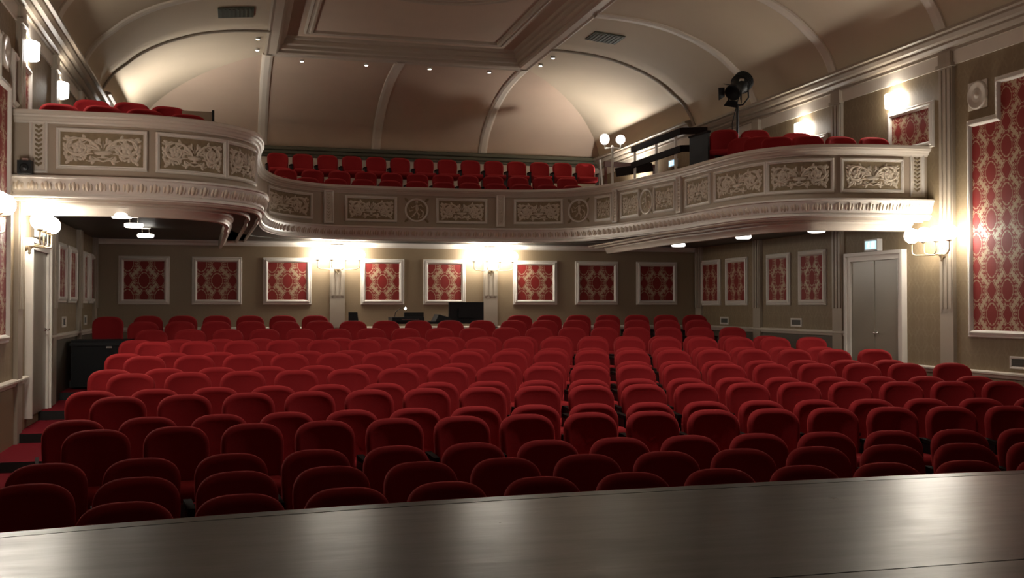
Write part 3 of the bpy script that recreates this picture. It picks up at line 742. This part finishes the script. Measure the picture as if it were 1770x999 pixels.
for x, y, lb in ((-1.235, 12.80, 'white disc lamp under the aisle balcony arm, nearest its front moulding'), (-1.23, 14.27, 'white disc lamp under aisle balcony arm, middle of three'), (-1.24, 16.3, 'white disc lamp under aisle balcony arm, closest to back wall'),
                 (7.33, 16.45, 'white disc lamp closest to back wall, double door side'), (7.42, 14.28, 'white disc lamp above dim framed damasks, double door side middle'), (7.77, 12.82, 'white disc lamp tucked under balcony edge near exit sign')):
    disc_lamp(x, y, lb)
DL = [(.44, 19.9, 'first'), (.445, 20.75, 'second'), (1.33, 21.3, 'third'), (2.62, 21.3, 'fourth'), (3.93, 21.3, 'fifth'), (5.20, 21.3, 'sixth'), (6.12, 20.6, 'seventh'), (6.17, 19.9, 'eighth')]
for x, y, nm in DL:
    d = min(x - XL, XR - x) ; z = 6.74 if y < 21.2 else 6.70
    o = thing('recessed_downlight', 'small lit downlight round the ceiling border, %s going from the aisle side' % nm, 'downlight', (x, y, z), 0, 'small downlights round the ceiling border')
    g = MB(); g.lathe([(.028, .03), (.045, .03), (.045, -.012), (.03, -.014), (.028, .0)], 16); g.build('trim_ring', 'white_plastic', o)
    g = MB(); g.lathe([(.001, -.004), (.028, -.004), (.028, -.010), (.001, -.012)], 16); g.build('lens', 'downlight_glass', o)
# unseen downlight and spot, added over the front stalls to brighten the middle rows
o = thing('added_downlight', 'unseen round downlight added over the front stalls to brighten middle rows', 'downlight', (3.6, 8.6, 7.08))
g = MB(); g.lathe([(.20, .0), (.23, .0), (.23, -.05), (.20, -.05), (.17, -.02), (.10, -.005)], 28); g.build('reflector', 'nickel', o)
g = MB(); g.lathe([(.001, -.012), (.09, -.012), (.09, -.02), (.001, -.022)], 20); g.build('lens', 'downlight_glass', o)
ld = bpy.data.lights.new('added_spot', 'SPOT'); ld.energy = ADDED_SPOT; ld.color = (1.0, 0.93, 0.84); ld.spot_size = math.radians(95); ld.spot_blend = .9; ld.shadow_soft_size = .12
lo = bpy.data.objects.new('added_spot', ld); C.objects.link(lo); lo.location = (3.6, 8.6, 6.98); lo.rotation_euler = (math.radians(22), 0, 0)
# globe post on the balcony
o = thing('globe_lamp_post', 'white post with three lit globes standing on the balcony rail corner', 'lamp', (6.5, 17.42, 3.17))
g = MB(); g.lathe([(.06, 0), (.06, .03), (.025, .06), (.022, 1.40), (.03, 1.42), (.018, 1.46), (.001, 1.47)], 14); g.build('post', 'white_cream', o)
for k, (dx, dy) in enumerate(((-.155, -.03), (-.10, .12), (.16, .01))):
    g = MB(); g.tube([(0, 0, 1.42), (dx * .9, dy * .9, 1.415), (dx, dy, 1.43), (dx, dy, 1.50)], .009, 8); a = g.build('arm', 'white_cream', o)
    g = MB(); g.ball((dx, dy, 1.575), .082, 20, 12); g.build('globe', 'post_globe_glass', a)

# ------------------------------------------------------------------ signs and vents
def exit_sign(side, a, z, label, loc=None, rz=None):
    o = wall_thing('exit_sign', label, 'sign', side, a, z, 'lit exit signs') if loc is None else thing('exit_sign', label, 'sign', loc, rz, 'lit exit signs')
    g = MB(); g.box((-.16, -.085, -.085), (.16, -.001, .085)); g.build('housing', 'white_plastic', o)
    g = MB(); g.box((-.135, -.088, -.06), (.135, -.085, .06)); f = g.build('lit_face', 'sign_face', o)
    g = MB(); y0, y1 = -.0905, -.088
    g.box((.02, y0, -.045), (.10, y1, .048))                                   # doorway
    g.lathe([(.001, 0), (.011, .0)], 10, (-.045, y0, .038), Matrix.Rotation(PI / 2, 3, 'X'))
    for p, q in (((-.05, .022), (-.062, -.01)), ((-.062, -.01), (-.035, -.03)), ((-.035, -.03), (-.04, -.05)), ((-.062, -.01), (-.09, -.04)), ((-.05, .02), (-.02, .0)), ((-.05, .02), (-.085, .008))):
        g.bar((p[0], (y0 + y1) / 2, p[1]), (q[0], (y0 + y1) / 2, q[1]), .002, .011, 0, (0, 0, 1))
    g.build('pictogram', 'sign_white', f)
exit_sign('R', 13.26, 2.665, 'lit blue white exit sign above the double door')
exit_sign('L', 13.75, 2.70, 'lit exit sign half hidden behind globes above the single door')
exit_sign('R', 20.35, 4.79, 'small lit exit sign seen below the dark balcony railing')
def wall_vent(side, c, z, label, w_=.30, h_=.14):
    o = wall_thing('wall_vent', label, 'vent', side, c, z, 'white vents on the side walls')
    g = MB(); g.frame([(-w_ / 2, -h_ / 2), (w_ / 2, -h_ / 2), (w_ / 2, h_ / 2), (-w_ / 2, h_ / 2)], [(0, 0), (0, .015), (.012, .018), (.03, .012), (.03, .004)], 0, LP_); g.build('vent_frame', 'white_cream', o)
    g = MB(); g.box((-w_ / 2 + .025, -.006, -h_ / 2 + .025), (w_ / 2 - .025, -.002, h_ / 2 - .025))
    for k in range(4):
        zz = -h_ / 2 + .04 + k * (h_ - .08) / 3; g.bar((-w_ / 2 + .03, -.009, zz), (w_ / 2 - .03, -.009, zz), .008, .004)
    g.build('grille', 'vent_dark', o)
wall_vent('R', 18.08, 1.51, 'small white vent nearest the back corner, double door wall', .34)
wall_vent('R', 15.47, 1.515, 'small white vent below the framed damask by the double door', .34)
wall_vent('R', 10.38, 1.11, 'white vent below the tall damask', .36, .15)
wall_vent('L', 15.9, 1.56, 'small white vent near the single door above chair rail', .30, .15)
wall_vent('L', 18.1, 1.56, 'small white vent near the dark corner above chair rail', .30, .15)
for x, y, lb in ((.04, 18.0, 'dark green grille in the vault on the aisle side'), (6.58, 18.0, 'dark green grille in the vault on the double door side')):
    side = -1 if x < 3 else 1
    o = thing('ceiling_grille', lb, 'vent', (x, y, vz((x - XL) if side < 0 else (XR - x)) - .01), 0, 'grilles in the vault')
    g = MB(); sl = (.10 if side < 0 else -.10)
    hw, hd = .29, .28
    g.add([(-hw, -hd, -hw * sl), (hw, -hd, hw * sl), (hw, hd, hw * sl), (-hw, hd, -hw * sl), (-hw, -hd, -hw * sl - .02), (hw, -hd, hw * sl - .02), (hw, hd, hw * sl - .02), (-hw, hd, -hw * sl - .02)], [(0, 1, 2, 3), (4, 5, 6, 7), (0, 1, 5, 4), (1, 2, 6, 5), (2, 3, 7, 6), (3, 0, 4, 7)])
    g.build('grille_frame', 'ceiling_vent_green', o)
    g = MB()
    for k in range(8):
        x_ = -hw + .05 + k * (2 * hw - .1) / 7; g.bar((x_, -hd + .03, x_ * sl - .024), (x_, hd - .03, x_ * sl - .024), .03, .008)
    g.build('slats', 'ceiling_vent_green', o)

# ------------------------------------------------------------------ seats
def backrest_mesh(h0=.36, h1=.85, hw=.225, th=.052):
    g = MB(); loop = []
    R_ = .13
    pts = [(-hw * .88, h0), (-hw * .91, h0 + .06), (-hw * .97, h0 + .18), (-hw, h1 - .19)]
    N_ = 13
    for k in range(1, N_ + 1):                      # superellipse shoulder up to the slightly domed crown
        t = PI / 2 * k / N_
        pts.append((-hw * max(0, cos(t)) ** (2 / 3.1), h1 - .155 + .155 * sin(t) ** (2 / 2.6)))
    loop = pts + [(-x, z) for x, z in pts[:-1][::-1]]
    cx, cz = 0, (h0 + h1) / 2
    def ring(ins, y):
        out = []
        for x, z in loop:
            k = math.hypot(x, (z - cz)); f = max(0, (k - ins)) / k
            X, Z = x * f, cz + (z - cz) * f
            out.append((X, y - .05 * (X / .225) ** 2 + (Z - h1) * .13, Z))
        return out
    rows = []
    for q in range(9):
        t = -PI / 2 + PI * q / 8
        rows.append(ring(th * .75 * (1 - cos(t)), th * sin(t)))
    rows = [ring(.20, -th * .80), ring(.12, -th * .86), ring(.065, -th * .90), ring(.05, -th * .96)] + rows + [ring(.1, th), ring(.18, th)]
    rows = [r + [r[0]] for r in rows]
    g.grid(rows, 0, True)
    g.add(rows[0][:-1], [tuple(range(len(loop)))], 0, True); g.add(rows[-1][:-1], [tuple(range(len(loop)))], 0, True)
    return g
def cushion_mesh():
    g = MB(); rows = []
    prof = [(-.10, .36), (-.10, .45), (-.13, .475), (-.40, .485), (-.455, .475), (-.475, .44), (-.46, .39), (-.40, .37)]
    for x, k in ((-.215, .93), (-.205, 1), (-.1, 1.02), (0, 1.03), (.1, 1.02), (.205, 1), (.215, .93)):
        rows.append([(x, y, .42 + (z - .42) * k) for y, z in prof + prof[:1]])
    g.grid(rows, 0, True); g.add(rows[0][:-1], [tuple(range(8))]); g.add(rows[-1][:-1], [tuple(range(8))])
    return g
P = .53
proto = thing('theatre_seat', '', 'seat', (0, 0, 0), 0)
backrest_mesh().build('backrest', 'velvet', proto, weld=True)
cushion_mesh().build('cushion', 'velvet', proto, weld=True)
for sx in (-1, 1):
    g = MB(); x = sx * (P / 2 - .014)
    g.add(*(lambda a, b_: ([(a, -.34, .55), (b_, -.34, .55), (b_, -.06, .56), (a, -.06, .56), (a, -.34, .58), (b_, -.34, .58), (b_, -.06, .59), (a, -.06, .59)], [(0, 3, 2, 1), (4, 5, 6, 7), (0, 1, 5, 4), (1, 2, 6, 5), (2, 3, 7, 6), (3, 0, 4, 7)]))(x - .0125, x + .0125))
    g.build('armrest', 'dark_wood', proto)
    g = MB(); g.box((x - .011, -.32, -.10), (x + .011, -.08, .55)); g.box((x - .011, -.10, .3), (x + .011, -.05, .58)); g.build('side_standard', 'black_metal', proto)
ORD = ['first', 'second', 'third', 'fourth', 'fifth', 'sixth', 'seventh', 'eighth', 'ninth', 'tenth', 'eleventh', 'twelfth', 'thirteenth', 'fourteenth', 'fifteenth', 'sixteenth', 'seventeenth', 'eighteenth', 'nineteenth', 'twentieth']
first = [proto]
def seat(loc, rz, label, group):
    if first:
        o = first.pop(); o.location = loc; o.rotation_euler = (0, 0, rz); o['label'] = label; o['group'] = group
        return o
    return dup(proto, loc, rz, label, group)
ROWS = {1: (-5.39, 16), 2: (-6.41, 16), 3: (-6.47, 16), 4: (-6.19, 15), 5: (-6.65, 17), 6: (-6.2, 18), 7: (-6.75, 18), 8: (-6.26, 19), 9: (-6.75, 19), 10: (-6.24, 19), 11: (-6.76, 19), 12: (-6.25, 19), 13: (-6.75, 19)}
TOPZ = [-.927, -.857, -.752, -.651, -.551, -.439]
def px_of(x, y):
    c, s = cos(YAW), sin(YAW); return 885 + FOC * (x * c - y * s) / (x * s + y * c)
def rown(k): return 'front' if k == 1 else ORD[k - 1]
for k, (i0, n) in ROWS.items():
    r_ = rowr(k); lv = 0 if k <= 3 else (k - 2) // 2
    z = TOPZ[lv] + CAMZ - .85; cnt = 0
    for j in range(n):
        a = (i0 + j) * P / r_; x, y = CX + r_ * sin(a), CY + r_ * cos(a)
        if x > 8.18 or px_of(x, y) > 1815: break
        seat((x, y, z), -a, 'red velvet seat in the %s row from the stage, %s from the carpeted aisle' % (rown(k), ORD[j]), 'red seats in the stalls')
for k, R_, x0, n, z in ((14, 29.47, -1.12, 18, .594), (15, 30.35, -1.30, 18, .70), (16, 31.3, -1.30, 6, .78), (16, 31.3, 4.88, 7, .78)):
    for j in range(n):
        a = math.asin((x0 - CX) / R_) + j * P / R_; x, y = CX + R_ * sin(a), CY + R_ * cos(a)
        if x > 8.3: break
        blk = '' if k < 16 else (' beside aisle corner' if x0 < 0 else ' beyond the monitor')
        lab = 'red velvet seat in the %s row from stage, %s from the carpeted aisle' % (rown(k), ORD[j]) if k < 16 else 'red velvet seat in the last row%s, %s of its block' % (blk, ORD[j])
        seat((x, y, z), -a, lab, 'red seats in the stalls')
# balcony rows: same seat, standing on the steps
BAL = [(1, 20.3, .97, 12, 3.39), (2, 21.2, 1.0, 12, 3.65), (4, 23.0, .92, 14, 4.22)]
bproto = dup(proto, (0, 0, 0), 0, '', None); bproto.name = 'gallery_armchair'; bf = [bproto]
def bseat(loc, rz, label, group='red seats in the balcony'):
    if bf: o = bf.pop(); o.location = loc; o.rotation_euler = (0, 0, rz); o['label'] = label; o['group'] = group
    else: o = dup(bproto, loc, rz, label, group)
    return o
for k, y, x0, n, z in BAL:
    for j in range(n):
        yy = y + .25 * ((x0 + j * P - 3.6) / 3.3) ** 2 * (-.6)
        bseat((x0 + j * P - (.5 if k in (1, 3) else 0) * P * .5, yy, z), (x0 + j * P - 3.6) * -.03, 'red seat in %s row of the rear balcony, %s from the aisle arm' % (ORD[min(k, 3) - 1], ORD[j]))
SIDE = [(-1.95, 13.05, 3.28, .25, 'beside the wall light, front row on aisle balcony arm'), (-1.48, 13.05, 3.28, .25, 'second along the front row of aisle balcony arm'), (-1.02, 13.1, 3.27, .25, 'third along the front row of aisle balcony arm'), (-.54, 13.2, 3.25, .25, 'next to the small board on aisle balcony arm'),
        (-1.70, 13.9, 3.50, .25, 'first along the second row of aisle balcony arm'), (-1.24, 13.9, 3.49, .25, 'second along the second row of aisle balcony arm'), (-.80, 13.95, 3.47, .25, 'third along the second row of aisle balcony arm'),
        (8.58, 12.72, 3.28, -.10, 'under the framed damask at the wall end of balcony arm'), (8.10, 12.78, 3.28, -.14, 'second from the wall on the double door balcony arm'), (7.66, 12.88, 3.29, -.3, 'third from the wall on the double door balcony arm'), (7.42, 13.25, 3.32, -.55, 'fourth from the wall on the double door balcony arm'), (7.40, 13.72, 3.40, -.9, 'fifth from the wall, where the balcony arm bends'), (7.38, 14.20, 3.46, -1.15, 'nearest the dark railing on the double door balcony arm'),
        (8.12, 13.95, 3.52, -.35, 'below the half shade light, second row of balcony arm'), (7.92, 14.85, 3.70, -.45, 'at the foot of the spotlight, second row of balcony arm'), (7.45, 14.95, 3.70, -.6, 'between spotlight stand and dark railing, upper row')]
for x, y, z, rz, lb in SIDE: bseat((x, y, z), rz, 'red balcony seat %s' % lb)
g = MB(); g.box((-2.29, 13.45, 3.17), (-.25, 14.4, 3.48)); tag(g.build('balcony_riser', 'carpet'), 'carpeted riser under the second seat row of aisle balcony arm', 'platform')
g = MB(); g.prism([(7.75, 13.62), (8.99, 13.45), (8.99, 15.8), (7.0, 15.8), (7.0, 14.55), (7.75, 14.55)], 3.17, 3.52); g.prism([(6.98, 14.6), (8.3, 14.4), (8.3, 15.5), (6.98, 15.5)], 3.52, 3.70); tag(g.build('balcony_riser', 'carpet'), 'carpeted riser under the spotlight on double door balcony arm', 'platform')

# lone chair on a dark plinth at the back corner
o = thing('corner_chair', 'dim red chair on a black box in the back corner by the aisle', 'chair', (-1.86, 17.35, .70))
g = MB(); backrest_mesh(.40, .92, .23, .045).build('backrest', 'velvet', o, weld=True)
g = MB(); g.box((-.22, -.5, .40), (.22, -.02, .48)); g.build('cushion', 'velvet', o)
for sx in (-1, 1):
    for y in (-.46, -.05):
        g = MB(); g.box((sx * .2 - .015, y - .015, 0), (sx * .2 + .015, y + .015, .40)); g.build('leg', 'black_metal', o)
o = thing('black_flight_case', 'black box with a small nickel catch standing below the dim corner chair', 'case', (-1.80, 16.35, .594))
g = MB(); g.box((-.42, -.28, .03), (.38, .28, .70)); g.build('body', 'black', o)
g = MB(); g.box((-.44, -.30, .62), (.40, .30, .66)); g.build('rim', 'black_metal', o)
g = MB(); g.box((.05, -.31, .585), (.13, -.28, .61)); g.build('catch', 'nickel', o)

# ------------------------------------------------------------------ control position at the back
o = thing('control_desk', 'black control desk on the last row in front of the back wall', 'desk', (3.45, 18.05, .78))
g = MB(); g.box((-.85, -.30, .70), (.92, .35, .74)); g.build('desk_top', 'black', o)
for x in (-.78, .85):
    g = MB(); g.box((x - .03, -.27, 0), (x + .03, .32, .70)); g.build('leg', 'black_metal', o)
o = thing('monitor', 'large black monitor seen from behind on the control desk', 'monitor', (3.96, 17.92, 1.52))
g = MB(); g.box((-.31, -.025, -.01), (.31, .03, .335), rz=0); g.build('screen_back', 'black', o)
g = MB(); g.box((-.15, -.06, .06), (.15, -.025, .22)); g.build('rear_housing', 'black', o)
g = MB(); g.box((-.04, -.03, -.0), (.04, .03, .05)); g.box((-.14, -.10, .0), (.14, .12, .012)); g.build('stand', 'black_metal', o)
o = thing('lighting_console', 'low black console with a raised back left of monitor'.replace(' left of monitor', ' under the desk lamp'), 'mixer', (2.93, 17.95, 1.52))
g = MB(); g.box((-.30, -.24, 0), (.25, .24, .075)); g.build('body', 'black', o)
g = MB(); g.box((-.06, -.02, .07), (.28, .06, .155)); g.build('meter_bridge', 'black', o)
g = MB(); g.box((-.14, -.246, .035), (.16, -.24, .045)); g.build('front_strip', 'nickel', o)
o = thing('sound_mixer', 'tilted black mixer between the small console and the monitor', 'mixer', (3.48, 17.95, 1.52))
g = MB(); vs = [(-.10, -.22, 0), (.18, -.22, 0), (.18, .22, 0), (-.10, .22, 0), (-.04, -.20, .12), (.18, -.20, .06), (.18, .20, .06), (-.04, .20, .12)]
g.add(vs, [(0, 3, 2, 1), (4, 5, 6, 7), (0, 1, 5, 4), (1, 2, 6, 5), (2, 3, 7, 6), (3, 0, 4, 7)]); g.build('body', 'black', o)
g = MB()
for k in range(4): g.lathe([(.012, 0), (.010, .02)], 8, (-.0 + k * .045, -.1, .105 - k * .012))
g.build('knobs', 'nickel', o)
o = thing('desk_lamp', 'tiny gooseneck lamp with a bright bulb on the control desk', 'lamp', (2.72, 18.02, 1.60))
g = MB(); g.tube([(0, 0, 0), (.01, 0, .07), (.05, 0, .12), (.12, -.02, .148), (.17, -.03, .150)], .006, 6); g.build('gooseneck', 'black_metal', o)
g = MB(); g.lathe([(.012, .0), (.026, -.012), (.028, -.02)], 12, (.17, -.03, .165)); g.build('lamp_shade', 'black_metal', o)
g = MB(); g.ball((.175, -.04, .142), .021, 10, 8); g.build('bulb', 'desk_bulb', o)
o = thing('office_chair', 'empty black chair standing behind the last row near desk', 'chair', (2.02, 18.05, .78))
g = MB(); g.add([(-.09, .02, .50), (.11, .02, .50), (.11, .05, .50), (-.09, .05, .50), (-.085, .07, .90), (.065, .07, .90), (.065, .10, .90), (-.085, .10, .90)], [(0, 3, 2, 1), (4, 5, 6, 7), (0, 1, 5, 4), (1, 2, 6, 5), (2, 3, 7, 6), (3, 0, 4, 7)]); g.build('backrest', 'black', o)
g = MB(); g.box((-.21, -.25, .44), (.21, .15, .50)); g.build('seat', 'black', o)
g = MB(); g.tube([(0, 0, .08), (0, 0, .44)], .03, 10)
for k in range(5): g.tube([(0, 0, .10), (.26 * cos(k * 1.2566), .26 * sin(k * 1.2566), .03)], .018, 6)
g.build('base', 'black_metal', o)

# ------------------------------------------------------------------ follow spot on the balcony arm
o = thing('follow_spot', 'black stage spotlight on a tall stand above the balcony seats', 'spotlight', (7.80, 15.2, 3.70), 0)
A = Vector((-.62, -.42, -.52)).normalized(); U_ = Vector((0, 0, 1)); S1 = A.cross(U_).normalized(); U2 = S1.cross(A)
R3 = Matrix((S1, U2, A)).transposed(); c0 = Vector((.02, 0, 1.60))
g = MB(); g.lathe([(.001, -.27), (.10, -.265), (.145, -.23), (.15, -.05), (.13, -.02), (.12, .02), (.12, .20), (.13, .21), (.13, .24), (.11, .24), (.10, .20), (.001, .19)], 24, c0, R3); g.build('lamp_body', 'black', o)
g = MB()
for k in range(4):
    q = PI / 2 * k + .3; d = R3 @ Vector((cos(q), sin(q), 0)); t = R3 @ Vector((-sin(q), cos(q), 0)); b0 = c0 + A * .24 + d * .13; b1 = b0 + A * .09 + d * .06
    g.add([b0 - t * .08, b0 + t * .08, b1 + t * .11, b1 - t * .11, b0 - t * .08 + d * .006, b0 + t * .08 + d * .006, b1 + t * .11 + d * .006, b1 - t * .11 + d * .006], [(0, 1, 2, 3), (4, 5, 6, 7), (0, 1, 5, 4), (1, 2, 6, 5), (2, 3, 7, 6), (3, 0, 4, 7)])
g.build('barn_doors', 'black', o)
g = MB()
for k in range(5):
    q = c0 - A * (.08 + .035 * k); g.lathe([(.152, -.006), (.165, -.006), (.165, .006), (.152, .006)], 24, q, R3)
g.build('cooling_fins', 'black', o)
g = MB(); g.tube([c0 + S1 * .17, c0 + S1 * .18 - U_ * .2, c0 + S1 * .08 - U_ * .3, c0 - S1 * .08 - U_ * .3, c0 - S1 * .18 - U_ * .2, c0 - S1 * .17], .014, 8); g.build('yoke', 'black_metal', o)
g = MB(); g.tube([(0, 0, .0), (0, 0, 1.32)], .022, 10)
for k in range(3): g.tube([(0, 0, .35), (.30 * cos(k * 2.094), .30 * sin(k * 2.094), .012)], .012, 6)
g.build('stand', 'black_metal', o)
g = MB(); g.tube([c0 - A * .25, c0 - A * .2 + S1 * .1 - U_ * .3, Vector((-.10, -.02, 1.0)), Vector((-.09, 0, .4)), Vector((-.1, .05, .01))], .008, 6); g.build('cable', 'black', o)
g = MB(); g.box((c0.x - .06, -.20, c0.z + .05), (c0.x + .0, -.15, c0.z + .085)); g.build('focus_handle', 'nickel', o)

o = thing('row_end_screen', 'black screen closing the seat row beside the bend of dark railing', 'screen', (7.1, 14.95, 3.70))
g = MB(); g.bar((6.98, 15.2, 4.06), (7.02, 14.62, 4.06), .03, .76); g.build('board', 'black', o, True)
g = MB(); g.bar((6.98, 15.22, 4.45), (7.02, 14.60, 4.45), .05, .03); g.build('capping', 'dark_wood', o, True)
# dark handrails on the balcony
o = thing('balcony_railing', 'dark brown two rail wooden railing on the double door balcony arm', 'railing', (6.92, 16.5, 3.17))
B0 = Vector((6.92, 16.5, 3.17)); pts = [Vector((6.90, 17.5, 0)), Vector((6.92, 15.4, 0)), Vector((7.30, 15.25, 0))]
for z in (4.58, 4.30):
    g = MB()
    for p, q in zip(pts, pts[1:]): g.bar(p + Vector((0, 0, z)), q + Vector((0, 0, z)), .04, .105)
    g.build('rail', 'dark_wood', o, True)
for x, y in ((6.90, 17.46), (6.91, 16.5), (6.91, 15.7), (7.2, 15.35)):
    g = MB(); g.box((x + .025, y - .02, 3.17), (x + .06, y + .02, 4.58)); g.build('post', 'cream', o, True)
o = thing('stair_rail', 'reddish wooden rail with low dark board beside the globe lamp post', 'railing', (7.2, 18.3, 3.17))
g = MB(); g.bar((6.65, 18.25, 4.42), (7.75, 18.45, 4.42), .04, .10); g.build('rail', 'red_wood', o, True)
g = MB(); g.bar((6.75, 17.9, 4.22), (7.5, 18.0, 4.36), .04, .16); g.build('low_board', 'dark_wood', o, True)
for x, y in ((6.68, 18.26), (7.72, 18.44)):
    g = MB(); g.box((x - .02, y - .02, 3.17), (x + .02, y + .02, 4.40)); g.build('post', 'red_wood', o, True)
g = MB(); g.bar((6.44, 17.6, 3.17), (6.34, 17.62, 4.40), .03, .03); tag(g.build('white_pole', 'white_cream'), 'thin slanted white pole leaning by the globe lamp post', 'pole')
o = thing('lighting_desk_board', 'small wooden board with dark edge beside the seats on aisle balcony arm', 'board', (-.38, 13.75, 3.48))
g = MB(); g.box((-.24, -.02, .62), (.12, .02, .76)); g.build('board', 'board_wood', o)
g = MB(); g.box((.12, -.03, .56), (.15, .03, .78)); g.build('dark_edge', 'black', o)
for x in (-.2, .1):
    g = MB(); g.box((x - .015, -.015, 0), (x + .015, .015, .62)); g.build('post', 'black_metal', o)
o = thing('small_loudspeaker', 'small black loudspeaker on the balcony ledge by the wall', 'loudspeaker', (-2.16, 12.20, 3.205))
g = MB(); g.box((-.07, -.06, 0), (.07, .06, .14)); g.build('cabinet', 'black', o)
g = MB(); g.lathe([(.045, 0), (.045, .008), (.03, .004), (.012, .012), (.001, .014)], 16, (.0, -.06, .06), Matrix.Rotation(PI / 2, 3, 'X')); g.build('cone', 'black_metal', o)
g = MB(); g.box((-.03, .0, .14), (.03, .03, .17)); g.build('bracket', 'nickel', o)
